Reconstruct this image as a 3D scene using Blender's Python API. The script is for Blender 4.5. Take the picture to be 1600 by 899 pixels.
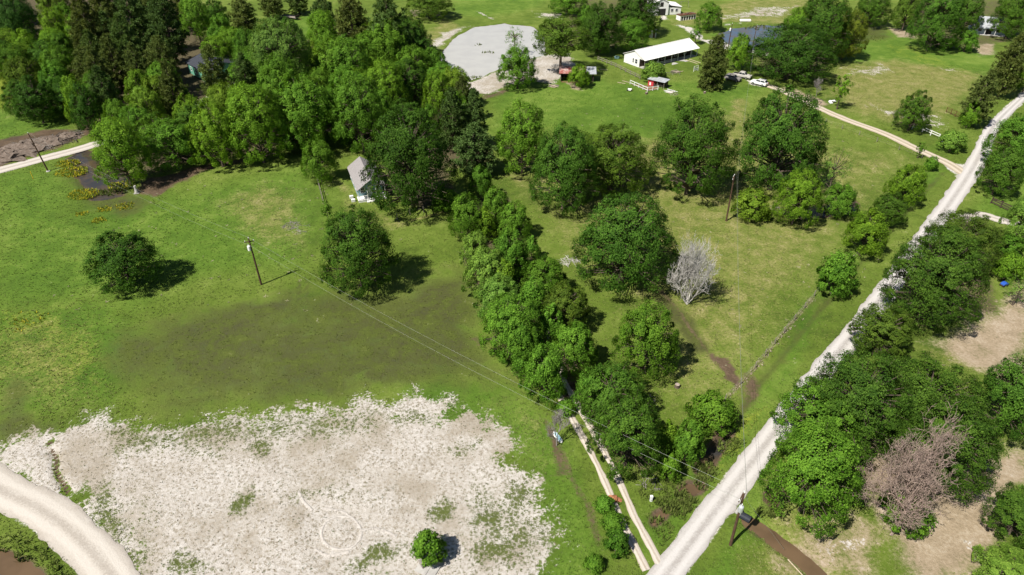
import bpy, math, random
import numpy as np
from mathutils import Vector, Matrix

# ------------------------------------------------------------------ scene, camera, light
for o in list(bpy.data.objects):
    bpy.data.objects.remove(o)
SC = bpy.context.scene
COL = SC.collection
CAM_H = 64.0
cam_d = bpy.data.cameras.new('camera')
cam_d.sensor_width = 36.0
cam_d.lens = 24.0
cam_d.clip_start = 0.5
cam_d.clip_end = 9000
cam = bpy.data.objects.new('camera', cam_d)
COL.objects.link(cam)
cam.location = (0, 0, CAM_H)
cam.rotation_euler = (math.radians(90 - 35), 0, 0)
SC.camera = cam

SUN_EL = math.radians(53)
SUN_AZ = math.radians(40.7)          # direction the shadows fall, from +X towards +Y
world = bpy.data.worlds.new('World')
SC.world = world
world.use_nodes = True
wn = world.node_tree
sky = wn.nodes.new('ShaderNodeTexSky')
sky.sky_type = 'NISHITA'
sky.sun_disc = False
sky.sun_elevation = SUN_EL
sky.sun_rotation = math.radians(229.3)
sky.air_density = 1.0
sky.dust_density = 0.6
wn.links.new(sky.outputs[0], wn.nodes['Background'].inputs[0])
wn.nodes['Background'].inputs[1].default_value = 0.045
sun_d = bpy.data.lights.new('sun', 'SUN')
sun_d.energy = 4.6
sun_d.angle = math.radians(0.53)
sun_d.color = (1.0, 0.955, 0.88)
sun = bpy.data.objects.new('sun', sun_d)
COL.objects.link(sun)
sd = Vector((math.cos(SUN_AZ) * math.cos(SUN_EL), math.sin(SUN_AZ) * math.cos(SUN_EL), -math.sin(SUN_EL)))
sun.rotation_euler = sd.to_track_quat('-Z', 'Y').to_euler()
SC.view_settings.view_transform = 'Standard'
SC.view_settings.look = 'None'
SC.view_settings.exposure = 0.62
SC.view_settings.gamma = 1.0
SC.view_settings.use_curve_mapping = False
SC.render.engine = 'CYCLES'
SC.cycles.max_bounces = 6
SC.cycles.diffuse_bounces = 2
SC.cycles.glossy_bounces = 2
SC.cycles.transmission_bounces = 3
SC.cycles.transparent_max_bounces = 4
SC.cycles.use_adaptive_sampling = True
SC.cycles.adaptive_threshold = 0.02

# ------------------------------------------------------------------ surveyed tables (metres)
KAPPA={'O': 0.1, 'B': 0.09, 'U': 0.02, 'S': 0.5, 'P': 0.3, 'C': 0.03, 'K': 0.75, 'D': 0.25, 'W': 0.35, 'F': 0.08}
TREES=[
('O', -62.3, 92.2, 4.97, 9.76, 1.48, 'd', 'lone dark round tree in the left field, trunk showing at its foot'),
('O', -24.4, 91.3, 5.46, 14.69, 0.65, 'n', 'broad rounded tree in mid field right of the transformer pole'),
('O', -19.1, 117.7, 7.52, 20.87, 2.49, 'd', 'huge dark tree overhanging the grey roofed cottage'),
('B', -39.8, 130.2, 3.53, 9.41, 0.97, 'n', 'small bushy bright tree left of the grey roofed cottage'),
('U', -12.9, 117.4, 2.52, 4.9, 0.42, 'n', 'low bright bush by the fence posts below the cottage tree'),
('S', -34.6, 112.7, 1.19, 4.82, 2.52, 'n', 'thin sapling at the near end of the fence left of the cottage'),
('B', -6.2, 122.1, 2.38, 7.65, 5.76, 'n', 'slim cone shaped bright tree at the head of the hedgerow'),
('B', -18.1, 164.2, 3.59, 12.94, 5.03, 'y', 'tall narrow yellow green tree among the pines below the pale pond'),
('P', -13.1, 145.1, 3.37, 14.74, 4.81, 'd', 'dark pine right against the tall narrow yellow green tree'),
('P', -12.0, 163.3, 2.65, 11.57, 1.39, 'o', 'pine whose brownish top stands against the pale pond bank'),
('P', -8.4, 148.0, 3.09, 13.5, 3.37, 'n', 'rightmost pine of the clump below the pale pond'),
('P', -7.9, 133.1, 4.93, 11.4, 1.74, 'n', 'nearest and widest pine of the clump above the hedgerow'),
('B', 2.1, 134.4, 4.94, 16.11, 1.08, 'n', 'tall loose tree standing alone right of the pine clump'),
('O', 9.9, 118.0, 6.04, 17.61, 0.67, 'n', 'left dark tree of the joined pair in the middle pasture'),
('O', 19.8, 126.0, 7.18, 13.97, 1.35, 'o', 'olive brown tree of the joined pair in the middle pasture'),
('O', 18.0, 92.6, 7.1, 16.33, 5.82, 'n', 'large spreading tree left of the white dead tree'),
('B', 18.1, 70.9, 3.87, 11.81, 5.21, 'n', 'round bright tree between hedgerow and the muddy swale'),
('O', 35.3, 124.4, 7.08, 20.0, 5.07, 'n', 'left of the two big dark trees flanking the mown strip'),
('O', 53.0, 126.6, 7.7, 21.18, 5.03, 'n', 'right of the two big dark trees flanking the mown strip'),
('U', 45.3, 114.3, 3.3, 6.33, 1.21, 'o', 'low olive shrub beside the pole in the pasture'),
('B', 52.7, 112.2, 3.87, 11.32, 1.95, 'y', 'bright bushy tree on the near edge of the pasture pool'),
('W', 62.4, 121.1, 3.11, 11.79, 3.94, 'p', 'sparse half bare pale tree behind the pasture pool'),
('B', 62.1, 115.5, 3.16, 6.99, 4.6, 'n', 'low bright bush right of the bushy tree at the pool'),
('B', 77.2, 120.5, 3.39, 8.5, 5.37, 'y', 'farthest bright bush of the row along the roadside ditch'),
('O', 70.1, 112.1, 3.02, 6.47, 5.53, 'n', 'darker middle bush of the row along the roadside ditch'),
('B', 61.2, 101.7, 3.36, 8.77, 0.54, 'y', 'third bush from the drive in the row along the roadside ditch'),
('U', 51.6, 89.9, 2.96, 7.82, 3.8, 'n', 'nearest bush of the roadside row, alone by the road fence'),
('U', 90.4, 135.7, 1.3, 3.3, 4.22, 'n', 'small bush beside the ranch drive near the road junction'),
('S', 90.7, 141.7, 1.02, 4.24, 3.18, 'n', 'tiny sapling by the culvert of the ranch drive'),
('B', 108.7, 137.3, 5.78, 11.65, 1.12, 'n', 'bright tree overhanging the far road at the right edge'),
('O', 97.2, 124.2, 3.74, 10.5, 2.97, 'n', 'dark tree with bare trunk above the plank fence by the road'),
('P', 112.8, 160.5, 3.53, 13.79, 0.56, 'o', 'pine with open crown beside the far road'),
('B', 111.5, 159.8, 2.16, 6.65, 5.87, 'y', 'small vivid green tree in front of the roadside pine'),
('P', 131.2, 180.6, 3.96, 17.02, 5.44, 'o', 'tall pine at the far right above the far road'),
('B', 141.3, 185.8, 2.87, 8.99, 3.44, 'y', 'light green tree cut by the right edge above the road'),
('O', 96.2, 157.7, 3.49, 10.01, 1.89, 'n', 'lone compact dark tree by the white rail fence'),
('U', 100.2, 146.1, 2.85, 4.88, 5.71, 'p', 'pale domed bush beside the end of the white rail fence'),
('S', 84.6, 172.4, 2.22, 9.79, 3.59, 'y', 'thin pale green young tree beside the burnt patch'),
('O', 102.9, 215.6, 5.38, 15.21, 5.54, 'r', 'rust olive tree with pointed top beyond the far field'),
('O', 79.4, 196.7, 10.77, 15.52, 5.33, 'd', 'broad dark tree with dead lower branches behind the white car'),
('O', 93.4, 213.3, 7.5, 20.48, 3.19, 'd', 'dark tree behind the rust olive one at the top edge'),
('B', 88.6, 218.9, 4.9, 15.36, 2.6, 'y', 'light green tree behind the blue pond at the top'),
('O', 128.1, 254.9, 5.71, 12.39, 3.76, 'n', 'dark tree at the top edge left of the grassy gap'),
('O', 137.7, 249.6, 4.21, 13.79, 2.71, 'o', 'olive tree at the top edge right of the grassy gap'),
('O', 134.2, 224.9, 6.94, 20.67, 1.01, 'n', 'largest dark tree of the top right clump left of the hidden house'),
('O', 156.5, 246.0, 4.77, 13.01, 1.92, 'n', 'dark tree touching the left side of the hidden blue white house'),
('B', 145.7, 224.0, 3.13, 6.89, 5.1, 'n', 'small rounded bright tree in front of the hidden blue white house'),
('U', 139.9, 229.9, 1.81, 3.17, 0.27, 'n', 'left of two small shrubs under the top right clump'),
('U', 143.3, 229.1, 1.68, 3.4, 0.29, 'n', 'right of two small shrubs under the top right clump'),
('O', 168.0, 239.1, 6.06, 16.74, 3.93, 'n', 'dark tree cut by the top right corner right of the hidden house'),
('C', 55.4, 188.0, 4.17, 14.76, 1.76, 'o', 'dark tall conifer beside the parked vehicles at the farmhouse'),
('B', 67.3, 205.1, 3.52, 10.94, 3.36, 'y', 'airy yellow green tree behind the parked vehicles'),
('B', 68.8, 249.3, 4.18, 9.83, 2.96, 'n', 'bright tree between the white barn and the blue pond'),
('S', 60.8, 232.4, 2.14, 6.0, 2.15, 'n', 'small young tree behind the end of the white farmhouse'),
('U', 40.5, 195.3, 3.34, 5.52, 6.26, 'p', 'grey green bush in front of the farmhouse gable end'),
('K', 14.1, 201.0, 8.19, 16.35, 1.23, 'o', 'spreading tree with tall bare trunk beside the rusty shed'),
('O', 27.4, 219.8, 5.94, 16.23, 2.59, 'd', 'dark tree behind the farmhouse, leftmost of the dark clump'),
('O', 42.7, 244.6, 7.79, 14.84, 1.27, 'd', 'dark tree next to the white barn at the top edge'),
('B', 25.6, 243.6, 3.28, 10.28, 3.97, 'n', 'narrow bright tree on the left flank of the dark clump'),
('B', 21.7, 273.0, 6.79, 9.06, 1.74, 'n', 'bright tree at the top edge above the pond bank'),
('O', 27.0, 219.9, 2.68, 7.85, 2.23, 'd', 'slim dark tree below the dark clump behind the farmhouse'),
('B', 38.1, 225.2, 5.18, 10.45, 4.69, 'n', 'bright ragged tree right behind the farmhouse roof'),
('B', 46.4, 242.2, 2.69, 6.47, 2.01, 'y', 'small bright tree between the farmhouse and the white barn'),
('B', 18.8, 190.0, 2.95, 6.47, 3.51, 'y', 'small leafy tree growing in front of the rusty shed'),
('B', 1.5, 188.5, 4.86, 11.91, 5.68, 'n', 'tree at the lower end of the pale pond beside its bank'),
('W', 0.8, 220.4, 3.23, 8.99, 0.63, 'n', 'thin willowy tree standing in the pale pond'),
('O', -157.9, 225.5, 6.86, 18.72, 0.39, 'b', 'blue green tree in the very top left corner'),
('B', -145.8, 209.2, 3.53, 11.05, 1.44, 'y', 'leftmost bright tree of the wood next to the yellow field'),
('B', -143.1, 222.2, 4.42, 13.86, 4.81, 'y', 'yellow green crown near the top left, right of the blue green one'),
('B', -134.2, 219.4, 4.15, 13.01, 3.86, 'y', 'light green crown bordering the dark pines at upper left'),
('O', -131.2, 195.0, 4.35, 11.88, 1.49, 'n', 'mid green crown ringed by brighter ones at the left of the wood'),
('O', -116.6, 162.8, 4.24, 11.77, 2.08, 'd', 'shaded tree at the lower left corner of the wood by the grass'),
('B', -121.3, 180.8, 3.34, 10.47, 1.11, 'n', 'bright crown above the shaded corner tree of the wood'),
('B', -104.1, 159.7, 3.09, 13.23, 2.88, 'y', 'narrow bright tree above the flooded ditch by the white drive'),
('O', -100.5, 156.2, 3.3, 12.04, 0.27, 'd', 'dark tree beside the narrow bright one at the flooded ditch'),
('P', -107.3, 176.7, 3.38, 14.77, 4.38, 'o', 'leftmost pine of the dark pine stand in the wood'),
('P', -107.8, 186.4, 3.52, 15.36, 5.63, 'o', 'second pine from the left in the dark pine stand'),
('P', -107.5, 194.5, 4.23, 18.49, 6.0, 'n', 'tall pine near the middle top of the dark pine stand'),
('P', -111.1, 222.5, 3.76, 16.43, 4.62, 'n', 'pine left of the leafy trees above the green walled shed'),
('P', -99.2, 181.5, 3.26, 14.23, 6.03, 'o', 'nearest pine in the middle of the dark pine stand'),
('P', -124.3, 207.4, 5.12, 22.39, 0.11, 'o', 'pine at the top edge above the light green crowns'),
('P', -97.9, 161.0, 3.33, 14.57, 1.81, 'n', 'low pine at the near edge of the dark pine stand'),
('P', -118.2, 221.2, 4.57, 19.98, 6.07, 'n', 'pine at the top edge above the dark pine stand'),
('P', -103.0, 211.7, 5.01, 21.88, 4.87, 'd', 'pine at the top edge left of the leafy crowns'),
('P', -80.9, 160.2, 3.66, 16.0, 2.58, 'o', 'short wide pine just left of the green walled shed'),
('B', -104.2, 234.5, 4.79, 15.02, 5.92, 'n', 'leafy crown at the top edge above the green walled shed'),
('O', -103.4, 249.6, 4.04, 11.03, 3.9, 'n', 'leafy dark crown right behind the green walled shed'),
('P', -90.2, 240.1, 5.08, 13.42, 5.14, 'o', 'pine with visible trunk in the clearing at the top'),
('P', -88.7, 266.2, 5.13, 10.99, 1.84, 'o', 'pine at the top edge left of the grey flat trailer'),
('P', -80.8, 272.4, 4.61, 10.21, 1.2, 'n', 'pine at the top edge right behind the grey flat trailer'),
('P', -72.0, 165.0, 4.15, 18.14, 2.79, 'o', 'pine directly in front of the green walled shed'),
('P', -67.7, 172.7, 3.24, 14.14, 0.86, 'n', 'smaller pine between two white glimpses of the forest drive'),
('O', -59.7, 178.6, 7.99, 21.81, 2.4, 'p', 'broad grey green dome in the clearing below the flat trailer'),
('B', -57.7, 214.6, 4.91, 15.39, 6.04, 'y', 'bright crown right of the grey green dome'),
('P', -59.0, 223.4, 4.31, 18.82, 2.08, 'n', 'pine at the top edge behind the bright crown'),
('P', -47.4, 209.7, 4.86, 21.24, 0.06, 'o', 'pine at the top edge above the middle of the wood'),
('P', -35.0, 200.2, 5.45, 23.83, 0.28, 'n', 'pine at the top edge near the right end of the wood'),
('O', -30.8, 266.8, 8.13, 11.16, 1.06, 'o', 'olive tree at the top edge casting shade toward the pale pond'),
('B', -40.6, 195.6, 4.4, 13.79, 4.92, 'n', 'leafy crown in the upper right of the wood under the pines'),
('B', -35.3, 197.7, 5.43, 17.02, 2.28, 'n', 'leafy crown just below the top right pine of the wood'),
('O', -31.9, 213.4, 4.27, 12.4, 1.82, 'n', 'tall tree on the wood edge facing the grassy pond shore'),
('D', -36.3, 214.9, 3.12, 7.72, 0.61, 'g', 'grey leafless tree among green crowns near the pond shore'),
('B', -46.6, 181.9, 5.11, 16.03, 6.17, 'n', 'wide crown in the wood below the bright crown'),
('B', -38.1, 181.5, 3.9, 12.23, 2.66, 'y', 'crown with light tips in the right middle of the wood'),
('B', -31.3, 166.8, 4.66, 14.6, 1.31, 'y', 'brightest crown in the right half of the wood'),
('B', -49.8, 174.7, 3.3, 10.35, 0.37, 'n', 'crown left of centre at the lower middle of the wood'),
('B', -39.4, 161.2, 4.61, 14.45, 0.35, 'n', 'crown at the lower middle of the wood, right of its twin'),
('O', -26.6, 172.8, 4.69, 12.8, 1.06, 'd', 'dark crown of the wood beside the tall narrow yellow green tree'),
('B', -57.4, 167.5, 5.08, 15.91, 4.25, 'n', 'crown below the grey green dome, beside a white drive glimpse'),
('B', -60.8, 150.9, 4.53, 14.2, 0.94, 'y', 'yellowish crown right of the lowest white drive glimpse'),
('B', -57.6, 164.3, 4.36, 13.65, 0.26, 'n', 'crown in the wood between the two left drive glimpses and centre'),
('B', -45.8, 145.2, 5.82, 18.25, 3.08, 'n', 'very wide crown in the lower middle of the wood'),
('B', -42.2, 178.5, 5.39, 16.9, 1.56, 'n', 'crown right of the wide crown below the bright one'),
('B', -79.3, 128.9, 4.55, 14.6, 6.27, 'y', 'front tree of the wood leaning over the brown left pond'),
('B', -90.7, 151.0, 3.41, 10.68, 0.77, 'n', 'crown behind the tree that leans over the left pond'),
('B', -89.1, 161.8, 3.09, 9.7, 3.32, 'p', 'pale crown in the left front of the wood'),
('B', -81.0, 163.4, 3.07, 9.63, 4.86, 'y', 'pointed yellow green crown in front of the short wide pine'),
('B', -90.4, 173.6, 2.27, 7.11, 2.57, 'n', 'small crown between the pale and the pointed crowns'),
('B', -72.7, 137.1, 4.84, 10.71, 6.2, 'n', 'front tree of the wood shading the wet edge of the field'),
('B', -63.1, 137.4, 4.29, 14.72, 3.0, 'y', 'tall front tree near the middle of the wood edge'),
('B', -54.9, 139.7, 5.71, 17.73, 1.52, 'y', 'big airy front tree with pale limbs showing'),
('B', -58.2, 166.8, 4.26, 13.37, 2.58, 'n', 'crown right behind the big airy front tree'),
('B', -46.1, 147.4, 5.25, 16.45, 0.23, 'n', 'tall front crown above the dark hollow in the wood'),
('B', -36.9, 154.4, 4.16, 10.78, 2.65, 'o', 'olive tinged tree left of the huge cottage tree'),
('B', -33.8, 145.6, 5.74, 17.99, 1.56, 'n', 'crown behind the olive tinged tree'),
('U', -48.9, 147.5, 1.62, 3.99, 5.58, 'd', 'dark low shrub at the wood edge left of the bushy tree'),
('B', -8.0, 106.4, 3.04, 9.63, 5.22, 'n', 'left top tree of the hedgerow beside the red mud ditch'),
('B', -3.0, 111.3, 2.65, 8.31, 3.13, 'n', 'right top tree of the hedgerow next to the pale track'),
('B', 0.3, 107.3, 2.82, 7.36, 0.2, 'n', 'rounded hedgerow tree on the right with a long shadow'),
('B', -6.2, 97.2, 2.35, 7.38, 1.6, 'p', 'small pale hedgerow tree on the left side'),
('B', -0.3, 93.7, 3.07, 9.62, 1.52, 'n', 'middle hedgerow tree above the palest crown'),
('B', 3.4, 99.6, 1.42, 4.81, 1.31, 'n', 'narrow spire like tree sticking out right of the hedgerow'),
('B', -3.8, 89.7, 3.64, 8.51, 1.45, 'p', 'palest leafy crown on the left side of the hedgerow'),
('B', 5.2, 89.0, 3.29, 7.33, 5.46, 'n', 'leafy hedgerow tree on the right below the spire'),
('B', -1.8, 83.4, 3.38, 7.43, 0.89, 'p', 'second pale crown down the left side of the hedgerow'),
('B', 0.1, 75.1, 4.03, 10.06, 0.32, 'n', 'largest deep green tree of the hedgerow'),
('F', 8.0, 80.5, 3.7, 8.16, 5.83, 'o', 'feathery olive tree on the right side of the hedgerow'),
('B', 8.4, 71.7, 3.06, 8.17, 3.55, 'n', 'hedgerow tree below the feathery olive one'),
('B', 1.6, 70.8, 1.89, 5.27, 6.22, 'n', 'small tree on the left below the largest hedgerow tree'),
('B', 1.2, 72.1, 2.81, 8.8, 2.53, 'n', 'hedgerow crown tucked in front of the largest deep green tree'),
('B', 4.2, 65.6, 2.75, 9.5, 5.66, 'n', 'last tall tree at the left foot of the hedgerow'),
('B', -4.8, 105.9, 2.15, 6.92, 4.11, 'y', 'slim hedgerow tree squeezed between its two top trees'),
('B', 0.9, 95.0, 2.05, 6.85, 4.97, 'n', 'slim tree in the hedgerow beside the spire like one'),
('B', -1.2, 88.8, 2.09, 7.02, 4.68, 'y', 'slender yellow green tree in the heart of the hedgerow'),
('B', 3.1, 83.2, 2.22, 7.41, 3.1, 'n', 'slender tree left of the feathery olive hedgerow tree'),
('B', 5.6, 77.2, 2.08, 7.07, 0.58, 'n', 'narrow tree left below the feathery olive hedgerow tree'),
('B', 5.0, 66.9, 1.48, 5.33, 1.32, 'y', 'narrow light tree right of the last tall hedgerow tree'),
('U', 6.9, 63.1, 1.2, 2.16, 5.49, 'n', 'little bush where the track leaves the hedgerow'),
('O', 13.4, 54.6, 3.88, 10.67, 5.65, 'n', 'very large dense tree at the corner of track and road'),
('O', 12.5, 61.8, 3.95, 9.08, 5.81, 'n', 'large dense tree right behind the corner tree of the track'),
('B', 10.4, 63.5, 2.42, 7.59, 2.11, 'n', 'leafy tree on the left flank of the large corner tree'),
('B', 18.4, 56.3, 1.53, 5.63, 4.13, 'y', 'slim light green tree right of the large corner tree'),
('B', 20.7, 55.1, 2.03, 6.82, 5.02, 'n', 'bushy tree by the ditch water near the road corner'),
('B', 18.2, 52.5, 1.39, 4.03, 4.03, 'y', 'small bright tree right at the lower wire crossing'),
('U', 24.9, 60.7, 2.84, 5.33, 5.12, 'n', 'ragged bush at the end of the brush fence by the road'),
('U', -8.6, 42.1, 1.66, 4.12, 3.32, 'n', 'small bush on the sand beside the concrete slab'),
('U', 10.3, 48.2, 1.13, 1.99, 4.11, 'n', 'first bush below the orange clay heap on the track'),
('U', 11.0, 46.1, 1.28, 1.75, 4.31, 'n', 'middle bush of three along the lower track'),
('U', 10.9, 43.1, 1.26, 3.1, 1.68, 'd', 'lowest bush of three along the lower track'),
('U', 8.4, 41.0, 0.98, 1.91, 5.8, 'n', 'bush at the bottom edge left of the track'),
('D', 5.5, 57.6, 1.65, 5.65, 6.01, 'g', 'grey leafless thicket left of the track'),
('B', 32.1, 48.1, 4.38, 12.88, 0.47, 'n', 'big leafy tree hanging over the road in the lower right'),
('B', 36.6, 57.5, 4.74, 9.55, 6.1, 'n', 'leafy roadside tree with pale limbs behind the big leafy one'),
('F', 40.5, 57.7, 6.1, 14.19, 6.04, 'n', 'dark fine leaved tree behind the big roadside tree'),
('F', 48.2, 52.1, 5.54, 12.28, 4.2, 'n', 'fine leaved dark tree right beside the brown dead tree'),
('F', 49.4, 58.6, 7.09, 11.56, 0.28, 'n', 'widest dark fine leaved tree behind the brown dead tree'),
('F', 51.9, 74.8, 4.16, 8.18, 5.65, 'o', 'olive feathery tree between two dark trees on the road'),
('F', 61.6, 82.0, 6.77, 16.3, 0.8, 'n', 'large dark domed tree right of the road at mid height'),
('F', 75.2, 97.9, 6.07, 10.1, 6.08, 'o', 'olive tree behind the large dark domed tree by the road'),
('O', 60.6, 59.7, 3.75, 12.18, 4.19, 'n', 'dark tree at the right edge behind the fine leaved tree'),
('F', 53.3, 44.9, 3.21, 7.6, 0.38, 'n', 'dark green tree cut by the right edge near the bottom'),
('B', 50.4, 39.6, 3.2, 3.01, 1.05, 'p', 'pale willow green tree in the bottom right corner'),
('U', 42.6, 46.5, 2.55, 4.81, 3.99, 'n', 'dense green bush under the brown dead tree'),
('D', 40.8, 45.0, 3.94, 15.13, 3.57, 't', 'large brown leafless tree over the sandy yard'),
('D', 27.6, 86.9, 3.96, 12.61, 4.69, 'g', 'bleached white leafless tree in the middle pasture'),
('D', 81.8, 198.3, 8.77, 8.88, 5.82, 'k', 'tangle of dead grey branches under the broad dark tree'),
('D', 82.8, 182.2, 1.47, 4.98, 1.37, 'g', 'little grey leafless tree beside the ranch drive'),
('D', 94.2, 161.7, 1.57, 4.02, 0.02, 'k', 'dark twiggy shrub left of the lone compact tree'),
('B', 90.2, 104.9, 3.1, 10.36, 5.79, 'p', 'pale tree at the right edge behind the plank fence'),
('U', 86.4, 101.2, 2.12, 4.12, 0.08, 'd', 'dark shrub at the right edge below the plank fence'),
('U', 81.6, 93.5, 2.06, 5.33, 5.5, 'y', 'lime green bush at the right edge above the blue thing'),
('W', 78.8, 86.5, 2.35, 5.51, 0.73, 'p', 'pale sparse shrub at the right edge above the sandy yard'),
('B', -85.1, 154.5, 3.84, 11.69, 0.07, 'o', 'second from left of crowns right of the crown behind the tree that leans over the'),
('P', -97.8, 192.1, 4.34, 13.09, 1.47, 'o', 'pine right of the tall pine near the middle top of the dark pine stand'),
('P', -122.8, 243.3, 3.93, 14.2, 5.91, 'o', 'second from left of pines left of the leafy dark crown right behind the green walled'),
('P', -145.1, 262.8, 3.91, 14.79, 1.05, 'n', 'pine behind the blue green tree in the very top left corner'),
('O', -64.0, 208.1, 3.49, 9.86, 2.24, 'n', 'second from left of crowns in front of the bright crown right of the grey green'),
('P', -133.4, 235.7, 3.56, 12.29, 0.9, 'o', 'pine behind the light green crown bordering the dark pines at upper left'),
('O', -51.7, 156.0, 3.69, 10.05, 1.03, 'd', 'crown in front of the crown in the wood between the two left drive glimpses and'),
('B', -70.8, 217.9, 4.55, 9.92, 0.99, 'n', 'leftmost of crowns left of the pine at the top edge behind the bright crown'),
('B', -71.7, 180.1, 4.35, 9.3, 3.83, 'n', 'crown behind the smaller pine between two white glimpses of the forest drive'),
('P', -130.0, 264.5, 4.4, 14.06, 0.67, 'o', 'third from left of pines left of the leafy dark crown right behind the green walled'),
('B', -27.1, 188.3, 4.52, 11.91, 4.64, 'n', 'crown in front of the leafy crown just below the top right pine of the wood'),
('B', -85.8, 214.8, 4.58, 10.24, 4.48, 'y', 'third from left of crowns right of the pine at the top edge left of the'),
('B', -36.0, 231.1, 3.88, 9.61, 0.4, 'd', 'leftmost of crowns behind the tall tree on the wood edge facing the grassy pond shore'),
('O', -24.9, 153.5, 4.31, 9.3, 1.04, 'n', 'crown behind the crown behind the olive tinged tree'),
('P', -120.1, 195.9, 3.44, 15.22, 1.14, 'o', 'pine right of the mid green crown ringed by brighter ones at the left of'),
('B', -136.9, 189.4, 4.25, 12.31, 2.19, 'd', 'crown in front of the mid green crown ringed by brighter ones at the left of'),
('B', -167.0, 261.1, 4.28, 12.28, 0.26, 'o', 'fifth from left of crowns behind the blue green tree in the very top left corner'),
('B', -165.5, 238.1, 3.64, 9.6, 4.69, 'n', 'fourth from left of crowns behind the blue green tree in the very top left corner'),
('O', -78.6, 143.8, 4.55, 9.55, 3.42, 'y', 'leftmost of crowns behind the front tree of the wood shading the wet edge of the'),
('B', -14.6, 173.5, 4.1, 11.01, 4.38, 'o', 'crown behind the tall narrow yellow green tree among the pines below the pale'),
('B', -91.8, 218.7, 3.51, 9.55, 3.3, 'n', 'second from left of crowns right of the pine at the top edge left of the'),
('O', -47.9, 200.4, 4.11, 11.43, 3.37, 'n', 'crown left of the leafy crown in the upper right of the wood under the'),
('B', -60.5, 189.9, 4.53, 11.65, 0.53, 'n', 'third from left of crowns behind the broad grey green dome in the clearing below the'),
('B', -66.3, 199.4, 4.38, 12.21, 0.91, 'n', 'leftmost of crowns in front of the bright crown right of the grey green dome'),
('P', -111.8, 201.4, 4.54, 13.51, 5.37, 'o', 'leftmost of pines behind the tall pine near the middle top of the dark pine stand'),
('P', -126.3, 220.4, 4.46, 13.0, 5.82, 'n', 'pine right of the light green crown bordering the dark pines at upper left'),
('B', -75.6, 196.4, 4.42, 9.46, 1.88, 'd', 'leftmost of crowns behind the broad grey green dome in the clearing below the flat trailer'),
('B', -48.1, 226.0, 3.8, 10.77, 1.98, 'y', 'crown right of the pine at the top edge behind the bright crown'),
('B', -78.6, 205.6, 3.58, 12.14, 6.17, 'd', 'leftmost of crowns left of the bright crown right of the grey green dome'),
('B', -117.3, 173.0, 3.4, 10.84, 1.64, 'd', 'crown in front of the bright crown above the shaded corner tree of the wood'),
('B', -38.3, 209.0, 4.08, 10.81, 3.64, 'y', 'crown left of the tall tree on the wood edge facing the grassy pond shore'),
('P', -115.1, 249.6, 4.02, 14.46, 1.73, 'o', 'fourth from left of pines left of the leafy dark crown right behind the green walled'),
('P', -143.7, 251.1, 4.39, 15.46, 0.39, 'o', 'pine behind the yellow green crown near the top left right of the blue'),
('B', -147.4, 239.6, 3.98, 9.24, 3.74, 'n', 'eighth from left of crowns behind the blue green tree in the very top left corner'),
('O', -78.5, 212.2, 3.98, 10.05, 3.49, 'n', 'second from left of crowns left of the bright crown right of the grey green dome'),
('O', -158.7, 253.8, 3.45, 11.26, 4.53, 'o', 'sixth from left of crowns behind the blue green tree in the very top left corner'),
('B', -49.3, 163.0, 4.54, 11.31, 5.33, 'o', 'crown right of the crown in the wood between the two left drive glimpses and'),
('B', -94.0, 228.8, 3.46, 11.02, 1.63, 'n', 'crown right of the leafy crown at the top edge above the green walled shed'),
('B', -18.4, 180.4, 4.26, 9.64, 0.93, 'n', 'second from left of crowns behind the dark crown of the wood beside the tall narrow'),
('O', -72.8, 229.8, 3.76, 9.28, 4.42, 'n', 'second from left of crowns left of the pine at the top edge behind the bright'),
('O', -30.8, 220.4, 3.87, 11.42, 1.16, 'd', 'second from left of crowns behind the tall tree on the wood edge facing the grassy'),
('P', -115.1, 191.0, 3.93, 15.02, 4.01, 'n', 'pine left of the tall pine near the middle top of the dark pine stand'),
('O', -110.6, 167.6, 4.16, 9.78, 1.38, 'd', 'crown behind the shaded tree at the lower left corner of the wood by'),
('B', -179.7, 256.1, 4.35, 12.46, 2.91, 'n', 'second from left of crowns behind the blue green tree in the very top left corner'),
('P', -128.9, 253.8, 3.96, 15.48, 2.94, 'o', 'leftmost of pines left of the leafy dark crown right behind the green walled shed'),
('B', -91.9, 179.2, 4.02, 10.69, 0.84, 'n', 'crown behind the small crown between the pale and the pointed crowns'),
('P', -113.6, 182.8, 4.27, 12.87, 5.82, 'o', 'pine left of the second pine from the left in the dark pine stand'),
('B', -44.8, 220.2, 3.69, 10.87, 1.12, 'o', 'crown behind the pine at the top edge above the middle of the wood'),
('O', -27.4, 205.6, 4.06, 11.97, 4.89, 'd', 'crown in front of the tall tree on the wood edge facing the grassy pond shore'),
('B', -19.3, 149.1, 3.5, 9.86, 2.71, 'n', 'crown left of the dark pine right against the tall narrow yellow green tree'),
('B', -94.9, 171.4, 3.53, 10.85, 6.17, 'y', 'crown left of the small crown between the pale and the pointed crowns'),
('B', -155.4, 214.2, 4.54, 9.96, 2.7, 'o', 'crown left of the leftmost bright tree of the wood next to the yellow field'),
('B', -74.6, 153.1, 3.66, 10.72, 3.5, 'y', 'crown in front of the short wide pine just left of the green walled shed'),
('B', -38.8, 169.9, 4.37, 11.64, 3.96, 'y', 'crown left of the brightest crown in the right half of the wood'),
('B', -173.4, 245.2, 3.49, 10.26, 1.69, 'n', 'leftmost of crowns behind the blue green tree in the very top left corner'),
('B', -133.3, 206.8, 3.69, 10.97, 2.54, 'd', 'crown left of the pine at the top edge above the light green crowns'),
('O', -129.1, 180.1, 4.46, 11.46, 4.26, 'o', 'crown left of the bright crown above the shaded corner tree of the wood'),
('B', -54.5, 203.9, 3.53, 12.47, 5.15, 'n', 'second from left of crowns in front of the pine at the top edge above the'),
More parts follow.
